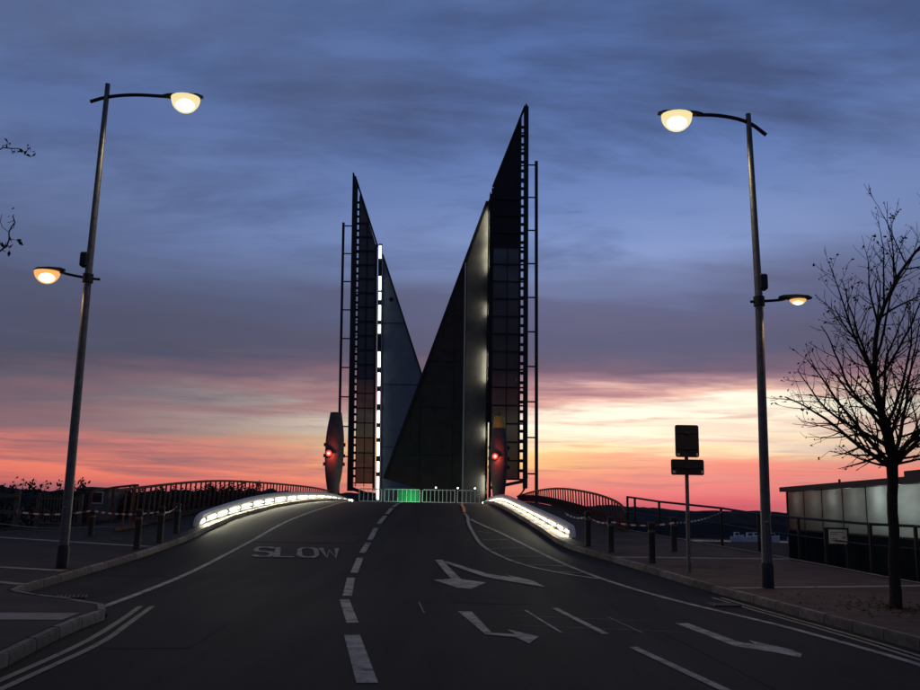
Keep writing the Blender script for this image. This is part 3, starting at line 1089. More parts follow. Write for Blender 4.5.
# near leaf: its roadway faces the camera
lf = thing('bridge_leaf', 'tall dark raised bridge leaf with lit edge and grid panel reaching the highest tip', 'bridge leaf', (1.0, 63.0, 1.0), 'raised bascule leaves')
deck_o = obj('deck', add_prism_y(bm_new(), [(-5.03, 3.5), (-2.75, 2.85), (-2.7, 1.0), (1.97, 1.0), (1.97, 23.98), (1.78, 23.5)], 63.0, 63.75), M['deck'], lf)
obj('deck_edge', add_bar(bm_new(), (-5.09, 63.33, 3.52), (1.80, 63.33, 23.72), .16, .95, up=(0, 1, 0)), M['dark'], lf)
obj('deck_seam', add_bar(bm_new(), (-2.70, 62.98, 3.2), (-2.70, 62.98, 10.2), .05, .05), M['dark'], deck_o)
obj('deck_seam', add_bar(bm_new(), (-0.42, 62.98, 2.6), (-0.42, 62.98, 17.0), .04, .05), M['dark'], deck_o)
for zc in (5.2, 8.5, 11.8, 15.1):
    obj('deck_seam', add_bar(bm_new(), (-5.0 + (zc - 3.5) * .341, 62.985, zc), (.28, 62.985, zc), .03, .03), M['dark'], deck_o)
obj('lane_kerb', add_bar(bm_new(), (0.36, 62.87, 1.0), (0.30, 62.87, 19.0), .12, .3), M['panelw'], lf)
obj('parapet_plate', add_box(bm_new(), 1.972, 2.03, 62.05, 63.7, 1.0, 24.1), M['dark'], lf)
for z0, z1 in ((2.6, 3.8), (6.4, 7.2), (10.4, 12.6), (15.2, 16.0), (18.4, 20.4), (20.7, 22.9)):
    led(lf, 1.93, z0, 1.93, z1, 62.68, .06, E_LEDN)
obj('light_shield', add_box(bm_new(), 1.87, 1.968, 62.42, 62.46, 1.0, 23.6), M['dark'], lf)
obj('verge', add_prism_y(bm_new(), [(.44, 1.02), (1.965, 1.02), (1.965, 23.6), (1.72, 23.1), (.44, 19.2)], 62.94, 62.995), M['verge'], lf)
obj('post', add_box(bm_new(), 2.12, 2.30, 62.5, 62.8, 1.2, 24.6), M['dark'], lf)
obj('infill_strip', add_box(bm_new(), 2.03, 2.12, 62.6, 62.7, 7.5, 24.2), M['dark'], lf)
obj('edge_beam', add_prism_y(bm_new(), [(4.50, 3.0), (4.80, 3.0), (4.78, 30.9), (4.56, 31.2), (4.45, 30.6)], 62.4, 63.0), M['dark'], lf)
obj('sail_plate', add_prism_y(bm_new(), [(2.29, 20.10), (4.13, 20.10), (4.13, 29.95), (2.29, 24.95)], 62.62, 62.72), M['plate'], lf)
obj('raking_edge', add_bar(bm_new(), (2.22, 62.67, 24.75), (4.52, 62.67, 31.05), .14, .3), M['dark'], lf)
obj('mullion', add_box(bm_new(), 3.27, 3.33, 62.5, 62.58, 3.6, 20.75), M['dark'], lf)
obj('mullion', add_box(bm_new(), 4.125, 4.27, 62.5, 62.7, 3.6, 30.1), M['dark'], lf)
zs = [3.6 + 1.27 * i for i in range(14)]
for i, z0 in enumerate(zs):
    obj('cross_beam', add_box(bm_new(), 2.302, 4.498, 62.40, 62.498, z0 - .055, z0 + .055), M['dark'], lf)
    if i < 13:
        z1 = zs[i + 1]
        for xa, xb in ((2.295, 3.295), (3.305, 4.13)):
            obj('mesh_panel', add_box(bm_new(), xa, xb, 62.60, 62.615, z0, z1), M['mesh'], lf)
for i in range(7):
    z0 = 20.8 + 1.27 * (i + .35)
    obj('cross_beam', add_box(bm_new(), max(2.31, 2.3), 4.498, 62.42, 62.498, z0 - .045, z0 + .045) if z0 < 24.5 else add_box(bm_new(), 4.0, 4.46, 62.42, 62.498, z0 - .045, z0 + .045), M['dark'], lf)
for i in range(38):
    z0 = 4.2 + .68 * i
    obj('slot_rung', add_box(bm_new(), 4.272, 4.515, 62.53, 62.6, z0 - .11, z0 + .11), M['dark'], lf)
obj('foot_bracket', add_tube(bm_new(), smooth_path([(4.72, 62.6, 3.9), (4.70, 62.6, 3.2), (4.45, 62.6, 2.7), (4.2, 62.6, 2.5)], 2), [.12] * 3 + [.10] * 3 + [.07] * 3 + [.05] * (len(smooth_path([(0, 0, 0)] * 4, 2)) - 9), 8), M['dark'], lf, smooth=50)
obj('lower_brace', add_bar(bm_new(), (2.3, 62.6, 3.0), (4.6, 62.6, 3.5), .22, .2), M['dark'], lf)
obj('outer_rail', add_tube(bm_new(), [(5.42, 62.5, 1.6), (5.36, 62.5, 26.7)], .12, 10), M['dark'], lf, smooth=50)
for i in range(10):
    z0 = 4.0 + i * 2.49
    obj('rung', add_tube(bm_new(), [(4.75, 62.5, z0), (5.38, 62.5, z0)], .055, 8), M['dark'], lf, smooth=50)
obj('pivot_beam', add_box(bm_new(), -4.5, 5.5, 63.8, 64.9, .2, 1.9), M['dark'], lf)

# far leaf: its underside faces the camera, leaning a little away to one side
FY = 80.0


def fx(x, z):
    return x - (z - 3.0) * 0.0227


rf = thing('bridge_leaf', 'shorter pale-backed raised bridge leaf with a broken white light strip', 'bridge leaf', (-6.5, 80.0, 1.0), 'raised bascule leaves')
und = obj('deck', add_prism_y(bm_new(), [(fx(-6.80, 1.2), 1.2), (0.6, 1.2), (0.3, 2.6), (-7.22, 24.35), (fx(-6.80, 24.35), 24.35)], FY + .05, FY + .8), M['under'], rf)
obj('deck_edge', add_bar(bm_new(), (0.35, FY + .4, 2.6), (-7.26, FY + .4, 24.45), .14, .95), M['dark'], rf)
for (hx, hz) in ((-6.35, 20.2),):
    obj('drain_hole', add_tube(bm_new(), [(hx, FY + .04, hz), (hx, FY + .06, hz)], .22, 14), M['plate'], und)
for zc in (6.8, 12.4, 18.0):
    xr = -7.02 + (23.75 - zc) / 21.15 * 7.37
    obj('deck_seam', add_bar(bm_new(), (fx(-6.75, zc), FY + .03, zc), (xr - .1, FY + .03, zc), .05, .05), M['dark'], und)
obj('light_backing', add_bar(bm_new(), (fx(-6.98, 1.2), FY - .05, 1.2), (fx(-6.98, 25.4), FY - .05, 25.4), .34, .2), M['dark'], rf)
obj('edge_beam', add_prism_y(bm_new(), [(fx(-9.66, 2.9), 2.9), (fx(-9.16, 2.9), 2.9), (fx(-9.16, 31.0), 31.0), (fx(-9.5, 32.2), 32.2), (fx(-9.62, 32.2), 32.2)], FY - .3, FY + .3), M['dark'], rf)
obj('inner_beam', add_bar(bm_new(), (fx(-7.36, 3.0), FY, 3.0), (fx(-7.36, 25.3), FY, 25.3), .20, .4), M['dark'], rf)
obj('raking_edge', add_bar(bm_new(), (fx(-7.25, 25.2), FY, 25.2), (fx(-9.40, 31.9), FY, 31.9), .16, .35), M['dark'], rf)
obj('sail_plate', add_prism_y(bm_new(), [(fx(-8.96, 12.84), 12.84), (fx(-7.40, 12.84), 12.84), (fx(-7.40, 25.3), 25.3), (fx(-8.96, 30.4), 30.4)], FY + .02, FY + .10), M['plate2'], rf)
obj('mullion', add_bar(bm_new(), (fx(-8.96, 3.3), FY - .02, 3.3), (fx(-8.96, 30.0), FY - .02, 30.0), .07, .1), M['dark'], rf)
obj('mullion', add_bar(bm_new(), (fx(-8.22, 3.3), FY - .06, 3.3), (fx(-8.22, 27.5), FY - .06, 27.5), .06, .1), M['dark'], rf)
zs = [3.6 + 1.32 * i for i in range(19)]
for i, z0 in enumerate(zs):
    xr = -7.46 if z0 < 25 else -7.46 - (z0 - 25.2) * .30
    obj('cross_beam', add_bar(bm_new(), (fx(-9.21, z0), FY - .16, z0), (fx(xr, z0), FY - .16, z0), .09, .09), M['dark'], rf)
    if i < 7:
        z1 = zs[i + 1]
        for xa, xb in ((-8.93, -8.225), (-8.215, -7.45)):
            obj('mesh_panel', add_prism_y(bm_new(), [(fx(xa, z0), z0), (fx(xb, z0), z0), (fx(xb, z1), z1), (fx(xa, z1), z1)], FY + .03, FY + .045), M['mesh2'], rf)
for i in range(38):
    z0 = 4.2 + .68 * i
    obj('slot_rung', add_bar(bm_new(), (fx(-9.16, z0), FY - .06, z0), (fx(-8.98, z0), FY - .06, z0), .22, .08), M['dark'], rf)
obj('lower_brace', add_bar(bm_new(), (fx(-9.5, 3.2), FY, 3.2), (fx(-7.1, 2.6), FY, 2.4), .3, .3), M['dark'], rf)
for z0, z1 in ((24.0, 25.2), (21.0, 22.3), (20.1, 20.8), (18.2, 19.6), (17.0, 17.8), (13.9, 15.3), (12.2, 13.4), (10.6, 11.7), (8.9, 10.0), (7.6, 8.5), (6.0, 7.2), (4.6, 5.5), (2.2, 4.2)):
    led(rf, fx(-6.98, z0), z0, fx(-6.98, z1), z1, FY - .20, .22, E_LED)
obj('outer_rail', add_tube(bm_new(), [(-10.45, FY, 2.0), (-10.98, FY, 27.4)], .12, 10), M['dark'], rf, smooth=50)
for i in range(9):
    z0 = 5.9 + 2.65 * i
    x0 = -10.45 - (z0 - 2) / 25.4 * .53
    obj('rung', add_tube(bm_new(), [(x0, FY, z0), (fx(-9.5, z0), FY, z0)], .06, 8), M['dark'], rf, smooth=50)
obj('pivot_beam', add_box(bm_new(), -10.2, 1.0, FY + .9, FY + 2.2, .2, 2.0), M['dark'], rf)

# abutments under both leaves
for y0, y1, lab in ((60.2, 62.35, 'concrete edge of the near bridge pier'), (82.6, 96.0, 'concrete far bridge pier behind the leaves')):
    structure(obj('bridge_pier', add_box(bm_new(), -11.5, 7.0, y0, y1, -4, 1.68 - (.02 if y0 < 70 else 0)), M['concrete']), lab)


# ------------------------------------------------------------------ signal pylons
def pylon(label, cx, cy, prof, cap, lx, lz):
    g = thing('signal_pylon', label, 'signal pylon', (cx, cy, prof[0][0]), 'signal pylons flanking the bridge deck')
    ps = smooth_path([(z, r) for z, r in prof], 2)
    obj('body', add_lathe(bm_new(), [(p.x, p.y) for p in ps], cx, cy, 20), M['pylon'], g, smooth=45)
    if cap:
        obj('cap', add_lathe(bm_new(), cap, cx, cy, 20), M['cap'], g, smooth=45)
        zt = cap[-1][0]
        obj('aerial', add_tube(bm_new(), [(cx, cy, zt), (cx, cy, zt + .3)], .03, 6), M['black'], g)
    yf = cy - .62
    h = obj('signal_head', add_tube(bm_new(), [(lx, cy - .3, lz), (lx, yf + .02, lz)], [.20, .20], 16), M['black'], g, smooth=40)
    obj('lens', add_tube(bm_new(), [(lx, yf + .015, lz), (lx, yf - .03, lz), (lx, yf - .05, lz)], [.165, .16, .13], 18), E_RED, h, smooth=60)
    obj('lens_core', add_tube(bm_new(), [(lx, yf - .048, lz), (lx, yf - .07, lz)], [.085, .06], 16), E_REDCORE, h, smooth=60)
    bm = bm_new()
    arc = [(lx + .20 * math.cos(q), lz + .20 * math.sin(q)) for q in [PI * k / 10 for k in range(11)]]
    for a, b in zip(arc, arc[1:]):
        bm.faces.new([bm.verts.new(p) for p in ((a[0], yf + .02, a[1]), (b[0], yf + .02, b[1]), (b[0], yf - .16, b[1]), (a[0], yf - .16, a[1]))])
    obj('visor', bm, M['black'], h)
    for dz in (.55, -.1, -.6):
        obj('side_lamp', add_tube(bm_new(), [(cx - .58, cy, lz + dz - .1), (cx - .58, cy, lz + dz + .1)], .07, 8), M['black'], g)
        obj('side_lamp', add_tube(bm_new(), [(cx + .58, cy, lz + dz - .1), (cx + .58, cy, lz + dz + .1)], .07, 8), M['black'], g)
    light('signal_light', 'POINT', (lx + .02, yf - .30, lz), 60, (1.0, .09, .06), .06, g)
    return g


pylon('dark bullet-shaped pylon with red signal before the shorter leaf', -7.38, 54.0,
      [(1.8, .27), (2.4, .31), (3.4, .50), (4.45, .57), (5.77, .55), (7.12, .34)], None, -7.62, 4.64)
pylon('bullet-shaped pylon with yellow top and red signal before the tallest leaf', 2.44, 54.0,
      [(1.8, .33), (2.46, .36), (3.6, .50), (4.93, .56), (5.7, .50), (6.34, .40)], [(6.345, .40), (6.7, .36), (7.06, .30)], 2.18, 4.63)


# ------------------------------------------------------------------ lit low parapets beside the carriageway
def parapet(label, plan, end_drop, sgn):
    """plan: (x, y, top z)"""
    g = thing('parapet', label, 'parapet', (plan[0][0], plan[0][1], hr(plan[0][1])))
    top = smooth_path(plan, 2)
    tube_pts = [Vector((plan[0][0], plan[0][1] - .35, hr(plan[0][1]) + .0)), Vector((plan[0][0], plan[0][1] - .33, plan[0][2] - .22)),
                Vector((plan[0][0], plan[0][1] - .20, plan[0][2] - .08))] + top
    if end_drop:
        e = top[-1]
    obj('top_rail', add_tube(bm_new(), tube_pts, .115, 12), M['rail'], g, smooth=60)
    obj('base_beam', add_tube(bm_new(), [Vector((p.x, p.y, hr(p.y) + .16)) for p in top], .045, 8), M['rail'], g, smooth=60)
    pts = ribbon_pts([tuple(p) for p in top], .2)
    dist, nxt, last = 0.0, .6, pts[0]
    seg = []
    segs = []
    for p in pts:
        dist += (p - last).length
        last = p
        if dist >= nxt:
            zb, zt = hr(p.y) + .05, p.z
            if zt - zb > .12:
                obj('post', add_bar(bm_new(), (p.x, p.y, zb), (p.x, p.y, zt - .05), .05, .09, up=(1, 0, 0)), M['dark'], g)
            nxt += 1.5
            if len(seg) > 2:
                segs.append(seg)
            seg = []
        else:
            seg.append(p)
    bm = bm_new()
    prev = None
    for p in top:
        zt_ = max(p.z - .04, hr(p.y) + .10)
        cur = [bm.verts.new((p.x - sgn * .07, p.y, hr(p.y) + .06)), bm.verts.new((p.x - sgn * .07, p.y, zt_))]
        if prev:
            bm.faces.new((prev[0], prev[1], cur[1], cur[0]))
        prev = cur
    sp = obj('side_panel', bm, M['rail'], g)
    sp.modifiers.new('solid', 'SOLIDIFY').thickness = .015
    for s in segs:
        a, b = s[0], s[-1]
        zt = lambda p: hr(p.y) + .05 + max(.10, (p.z - hr(p.y) - .05) * .58)
        obj('led_light', add_bar(bm_new(), (a.x + sgn * .06, a.y, zt(a)), (b.x + sgn * .06, b.y, zt(b)), .05, .07, up=(0, 0, 1)), E_LEDW, g)
        mid = (a + b) / 2
        al = light('led_spill', 'AREA', (mid.x + sgn * .14, mid.y, zt(mid) + .02), 26, (1.0, .97, .74), .1, g)
        al.data.shape = 'RECTANGLE'
        al.data.size, al.data.size_y = .05, 1.1
        al.data.use_shadow = True
        al.rotation_euler = (0, -sgn * math.radians(38), math.atan2(-(b.x - a.x), b.y - a.y))
    return g


parapet('low curved parapet with glowing strip on the SLOW side of the road',
        [(-8.58, 30.6, 1.16), (-8.66, 31.5, 1.26), (-8.62, 34, 1.50), (-8.36, 37.5, 1.84), (-7.98, 41, 2.05), (-7.27, 45, 2.19), (-6.80, 49, 2.18), (-6.58, 54, 1.98), (-6.5, 57.5, 1.80)], True, 1)
parapet('low curved parapet with glowing strip beside the hatched road marking',
        [(3.66, 29.4, 1.03), (3.60, 29.9, 1.09), (3.46, 31.5, 1.24), (3.08, 36, 1.56), (2.58, 42, 2.0), (2.36, 46, 2.22), (2.12, 50, 2.22), (1.75, 54, 2.05), (1.62, 57.5, 1.80)], True, -1)


# ------------------------------------------------------------------ slatted footway fences
def slat_fence(label, plan, step, lean, h):
    """plan: (x, y, top z)"""
    g = thing('slatted_fence', label, 'fence', (plan[0][0], plan[0][1], hr(plan[0][1])))
    top = smooth_path(plan, 2)
    obj('top_rail', add_tube(bm_new(), top, .045, 8), M['weather'], g, smooth=60)
    obj('bottom_rail', add_tube(bm_new(), [Vector((p.x, p.y, hr(p.y) + KH + .05)) for p in top], .045, 8), M['weather'], g, smooth=60)
    bm = bm_new()
    prev = None
    for p in top:
        cur = [bm.verts.new((p.x + .03, p.y, hr(p.y) + KH + .04)), bm.verts.new((p.x + .03, p.y, hr(p.y) + KH + h))]
        if prev:
            bm.faces.new((prev[0], prev[1], cur[1], cur[0]))
        prev = cur
    kp = obj('kick_plate', bm, M['weather'], g)
    kp.modifiers.new('solid', 'SOLIDIFY').thickness = .012
    pts = ribbon_pts([tuple(p) for p in top], .05)
    dist, nxt, last = 0.0, step, pts[0]
    for p in pts:
        dist += (p - last).length
        last = p
        if dist >= nxt:
            nxt += step
            zb = hr(p.y) + KH + .05
            obj('slat', add_bar(bm_new(), (p.x, p.y + lean, zb), (p.x, p.y, p.z), .035, .055, up=(1, 0, 0)), M['weather'], g)
    return g


slat_fence('long arched slatted fence silhouetted behind the SLOW lane parapet',
           [(-10.5, 28.2, 1.96), (-10.29, 29.2, 2.05), (-10.05, 33, 2.32), (-9.59, 36, 2.5), (-9.1, 39, 2.56), (-8.38, 44, 2.58), (-7.75, 50, 2.56), (-7.5, 54, 2.44)], .44, -.12, .14)
slat_fence('short arched slatted fence before the yellow-topped pylon side',
           [(5.70, 30.8, 1.5), (5.66, 31.3, 1.78), (5.58, 33, 2.02), (5.24, 36, 2.30), (4.57, 41, 2.58), (3.91, 46, 2.52), (3.35, 51, 2.3)], .44, -.25, .36)


# ------------------------------------------------------------------ barriers closing the road
def barrier(label, x0, x1, mats, sheet=None):
    y = 60.0
    zb = hr(y)
    g = thing('crowd_barrier', label, 'barrier', ((x0 + x1) / 2, y, zb), 'barriers across the raised bridge')
    zt = zb + .98
    obj('frame', add_tube(bm_new(), [(x0 + .05, y, zb + .02), (x0 + .05, y, zt - .05), (x0 + .12, y, zt), (x1 - .12, y, zt), (x1 - .05, y, zt - .05), (x1 - .05, y, zb + .02)], .035, 8), mats, g, smooth=50)
    obj('lower_rail', add_tube(bm_new(), [(x0 + .06, y, zb + .18), (x1 - .06, y, zb + .18)], .025, 8), mats, g)
    n = int((x1 - x0) / .27)
    for k in range(1, n):
        x = x0 + .05 + (x1 - x0 - .1) * k / n
        obj('bar', add_tube(bm_new(), [(x, y, zb + .18), (x, y, zt)], .022, 6), mats, g)
    for x in (x0 + .12, x1 - .12):
        obj('foot', add_box(bm_new(), x - .04, x + .04, y - .3, y + .3, zb - .01, zb + .03), mats, g)
    if sheet:
        a, b = sheet
        obj('green_sheet', add_box(bm_new(), a, b, y + .04, y + .055, zb + .06, zt - .06), M['green'], g)
        light('green_glow', 'POINT', ((a + b) / 2 + .2, y - .9, zb + .40), 26, (.2, 1.0, .45), .15, g)
    return g


barrier('metal crowd barrier just below the shorter leaf', -6.5, -4.95, M['barrier'])
barrier('crowd barrier with a green lit sheet', -4.85, -2.42, M['barrier'], (-3.95, -2.55))
barrier('crowd barrier between the green sheet and the lane line', -2.34, -.12, M['barrier'])
barrier('crowd barrier next to the yellow-topped pylon', -.04, 1.5, M['barrier'])
for x, z_, lab in ((-1.42, 2.74, 'small white lamp on the barrier closest to the green sheet'), (.02, 2.74, 'small white lamp on the barrier by the orange line'),
                   (1.15, 2.74, 'small white lamp on the barrier beside the lit leaf edge')):
    g = thing('barrier_lamp', lab, 'warning lamp', (x, 60, z_), 'white lamps on the barriers')
    obj('lamp_body', add_box(bm_new(), x - .09, x + .09, 59.96, 60.04, z_, z_ + .10), M['dark'], g, bevel=.015)
    obj('lens', add_tube(bm_new(), [(x, 59.95, z_ + .15), (x, 60.05, z_ + .15)], .06, 12), E_TINY, g)
    obj('bracket', add_tube(bm_new(), [(x - .55, 60, z_ + .02), (x - .09, 60, z_ + .02)], .02, 6), M['barrier'], g)


# ------------------------------------------------------------------ bollards and tape
def bollard(label, x, y, h=1.0):
    zb = hr(y) + KH - .005
    g = thing('bollard', label, 'bollard', (x, y, zb), 'bollards along the kerb')
    r = .085
    obj('shaft', add_lathe(bm_new(), [(zb, r * 1.12), (zb + .05, r * 1.12), (zb + .06, r), (zb + h - .12, r), (zb + h - .10, r * 1.1), (zb + h - .03, r * 1.1), (zb + h, r * .7)], x, y, 16), M['bollard'], g, smooth=35)
    obj('reflective_band', add_lathe(bm_new(), [(zb + h - .26, r + .004), (zb + h - .20, r + .004)], x, y, 16), M['retro'], g, smooth=35)
    return g


bollard('black bollard in front of the square sign, standing nearest the kerb', 4.83, 22.78)
bollard('black bollard holding tape, closest to the glowing parapet end', 3.80, 26.62, 1.0)
bollard('black bollard holding tape, second from the glowing parapet end', 4.22, 25.18, .96)
bollard('black bollard just behind the square sign post', 6.07, 25.7, .95)
bollard('black bollard right of the leaning lamp post, closest to the road', -8.28, 23.9, 1.02)
bollard('black bollard in front of the small cabin', -10.72, 26.98, .8)
bollard('black bollard holding tape beside the SLOW lane parapet', -8.25, 25.6, 1.0)
bollard('black bollard at the near end of the SLOW lane parapet', -8.6, 28.2, .92)


def tape(label, pts):
    g = bm_new()
    out = []
    for a, b in zip(pts, pts[1:]):
        a, b = Vector(a), Vector(b)
        n = max(2, int((b - a).length / .14))
        for k in range(n):
            u = k / n
            p = a.lerp(b, u)
            p.z -= .09 * 4 * u * (1 - u)
            out.append((p, .4 * math.sin(len(out) * .35)))
    out.append((Vector(pts[-1]), 0))
    prev = None
    for i, (p, tw) in enumerate(out):
        s = Vector((.024 * math.sin(tw), .012, .024 * math.cos(tw)))
        cur = [g.verts.new(p - s), g.verts.new(p + s)]
        if prev:
            f = g.faces.new((prev[0], prev[1], cur[1], cur[0]))
            f.material_index = i % 2
        prev = cur
    o = obj('barrier_tape', g, [M['tapew'], M['taper']])
    return tag(o, label, 'tape')


tape('red and white tape strung between bollards behind the leaning lamp post', [(-14.3, 29.8, 1.35), (-12.7, 26.5, 1.27), (-10.72, 26.9, 1.34), (-8.25, 25.52, 1.36), (-8.6, 28.1, 1.5)])
tape('red and white tape strung between bollards behind the square sign', [(3.35, 28.4, 1.5), (3.80, 26.53, 1.42), (4.22, 25.09, 1.3), (6.07, 25.6, 1.3), (8.36, 28.9, 1.62)])

# ------------------------------------------------------------------ sign seen from behind
g = thing('road_sign', 'square road sign above a small plate, both seen from behind', 'road sign', (5.31, 21.08, .25))
obj('post', add_tube(bm_new(), [(5.31, 21.08, .2), (5.32, 21.08, 3.5)], .045, 12), M['steel'], g, smooth=50)


def rounded(x0, x1, z0, z1, r):
    out = []
    for cx, cz, a0 in ((x1 - r, z1 - r, 0), (x0 + r, z1 - r, 90), (x0 + r, z0 + r, 180), (x1 - r, z0 + r, 270)):
        for k in range(5):
            q = math.radians(a0 + 22.5 * k)
            out.append((cx + r * math.cos(q), cz + r * math.sin(q)))
    return out


p1 = obj('sign_plate', add_prism_y(bm_new(), rounded(5.05, 5.60, 2.85, 3.60, .05), 21.0, 21.02), M['signback'], g)
p2 = obj('sign_plate', add_prism_y(bm_new(), rounded(4.94, 5.70, 2.44, 2.80, .04), 21.0, 21.02), M['signback'], g)
for p_, x0, x1, z0 in ((p1, 5.08, 5.53, 2.88), (p2, 4.97, 5.63, 2.48)):
    obj('sticker', add_box(bm_new(), x0, x0 + .07, 20.994, 20.999, z0, z0 + .06), M['sticker'], p_)
    obj('sticker', add_box(bm_new(), x1, x1 + .05, 20.994, 20.999, z0, z0 + .07), M['sticker'], p_)
for zc in (2.62, 3.05, 3.42):
    obj('clip', add_box(bm_new(), 5.25, 5.38, 20.97, 21.13, zc - .025, zc + .025), M['dark'], g)
    obj('stiffener', add_box(bm_new(), 4.98 if zc < 2.8 else 5.09, 5.66 if zc < 2.8 else 5.56, 20.982, 20.999, zc - .012, zc + .012), M['dark'], g)

# ------------------------------------------------------------------ post and rail fence on the water side
FP = [(6.15, 33.0, 2.10), (6.30, 32.4, 2.06), (6.85, 31.0, 1.93), (8.37, 29.0, 1.74), (8.95, 27.2, 1.58), (9.54, 25.6, 1.49), (10.34, 22.94, 1.38), (10.95, 21.9, 1.36), (11.0, 18.6, 1.3), (11.0, 14.5, 1.28)]
g = thing('railing', 'black post and rail fence between the brown pavement and the lit building', 'railing', (8.37, 29.0, .6))
for x, y, zt in FP:
    obj('post', add_box(bm_new(), x - .035, x + .035, y - .035, y + .035, min(land_z(x, y), hr(y)) - .1, zt + .03), M['black'], g)
for (a, b) in zip(FP, FP[1:]):
    obj('rail', add_tube(bm_new(), [a, b], .035, 8), M['black'], g)
    for f_ in (.45,):
        z0 = a[2] - (a[2] - hr(a[1])) * f_
        z1 = b[2] - (b[2] - hr(b[1])) * f_
        obj('rail', add_tube(bm_new(), [(a[0], a[1], z0), (b[0], b[1], z1)], .022, 6), M['black'], g)

# notice board at the fence
g = thing('notice_board', 'small white notice on dark posts in front of the lit building', 'notice board', (10.04, 24.2, .3))
obj('post', add_box(bm_new(), 9.72, 9.79, 24.25, 24.32, .2, 1.26), M['black'], g)
obj('post', add_box(bm_new(), 10.29, 10.36, 24.25, 24.32, .2, 1.26), M['black'], g)
b_ = obj('board', add_box(bm_new(), 9.76, 10.34, 24.20, 24.24, .80, 1.26), M['black'], g)
obj('notice', add_box(bm_new(), 9.80, 10.28, 24.185, 24.198, .85, 1.21), M['panelw'], b_)
for k, (xa, xb, za) in enumerate(((9.84, 10.20, 1.13), (9.84, 10.05, 1.08), (9.84, 10.10, .92), (9.84, 10.02, .96), (10.14, 10.24, .98))):
    obj('print_line', add_box(bm_new(), xa, xb, 24.181, 24.184, za, za + .022 + .03 * (k == 4)), M['ink'], b_)

# ------------------------------------------------------------------ building with lit frosted wall
g = thing('waterside_building', 'low flat-roofed building with a glowing frosted glass wall', 'building', (13.0, 28, -.6))
WA, WB = Vector((13.15, 36.3)), Vector((11.75, 17.5))     # the glazed wall runs along this line
dirw = (WB - WA).normalized()
nrm = Vector((-dirw.y, dirw.x))
if nrm.x > 0:
    nrm = -nrm                                            # points to the pavement


def wp(s, off, z):
    p = WA + dirw * s + nrm * off
    return (p.x, p.y, z)


Lw = (WB - WA).length


def wall_box(bm, s0, s1, o0, o1, z0, z1):
    vs = [bm.verts.new(wp(s, o, z)) for z in (z0, z1) for s, o in ((s0, o0), (s1, o0), (s1, o1), (s0, o1))]
    for f in ((0, 3, 2, 1), (4, 5, 6, 7), (0, 1, 5, 4), (1, 2, 6, 5), (2, 3, 7, 6), (3, 0, 4, 7)):
        bm.faces.new([vs[i] for i in f])
    return bm


obj('back_wall', wall_box(bm_new(), 0, Lw, -2.6, -2.45, -1.6, 2.45), M['inside'], g)
obj('end_wall', wall_box(bm_new(), -.16, -.01, -6.0, .02, -1.6, 2.45), M['roof'], g)
obj('end_wall', wall_box(bm_new(), Lw + .01, Lw + .16, -6.0, .02, -1.6, 2.45), M['roof'], g)
rfo = obj('roof', wall_box(bm_new(), -.35, Lw + .35, -6.2, .22, 2.46, 2.64), M['roof'], g)
obj('floor_slab', wall_box(bm_new(), 0, Lw, -2.44, -.08, .55, .75), M['concrete'], g)
npan = 9
w = Lw / npan
for i in range(npan):
    s0, s1 = i * w + .018, (i + 1) * w - .018
    obj('pane', wall_box(bm_new(), s0, s1, -.02, 0, 1.02, 2.44), M['frost'], g)
    obj('lower_pane', wall_box(bm_new(), s0, s1, -.02, 0, -1.2, .96), M['frostdark'], g)
for i in range(npan + 1):
    obj('mullion', wall_box(bm_new(), i * w - .016, i * w + .016, -.06, .012, -1.2, 2.455), M['roof'], g)
obj('transom', wall_box(bm_new(), 0, Lw, -.05, .02, .962, 1.018), M['roof'], g)
obj('plant_room', wall_box(bm_new(), 10.3, 15.0, -3.0, -.4, 2.645, 2.86), M['roof'], rfo)
obj('vent_pipe', add_tube(bm_new(), [wp(5.5, -.2, 2.64), wp(5.5, -.2, 2.78)], .04, 8), M['roof'], rfo)
for i, s in enumerate((1.2, 3.4, 5.3, 7.4, 9.4, 11.4, 13.4, 15.5)):
    light('ceiling_light', 'POINT', wp(s, -.55 - .3 * (i % 2), 2.18), (1.6, 4, 4.5, 7, 12, 22, 26, 20)[i], (.93, 1.0, .97), .12, g)
# dish on the roof
bx, by, bz = wp(11.2, -1.0, 2.86)
g = thing('satellite_dish', 'dish aerial with a thin mast on the flat roof behind the tree', 'satellite dish', (bx, by, bz))
obj('mast', add_tube(bm_new(), [(bx, by, bz), (bx, by, bz + .22)], .025, 8), M['black'], g)
obj('dish', add_lathe(bm_new(), [(bz + .16, .05), (bz + .2, .17), (bz + .25, .24), (bz + .26, .23), (bz + .215, .15), (bz + .19, .03)], bx, by, 18), M['black'], g, smooth=40)
obj('aerial', add_tube(bm_new(), [(bx + .12, by, bz), (bx + .09, by, bz + .75)], .014, 6), M['black'], g)


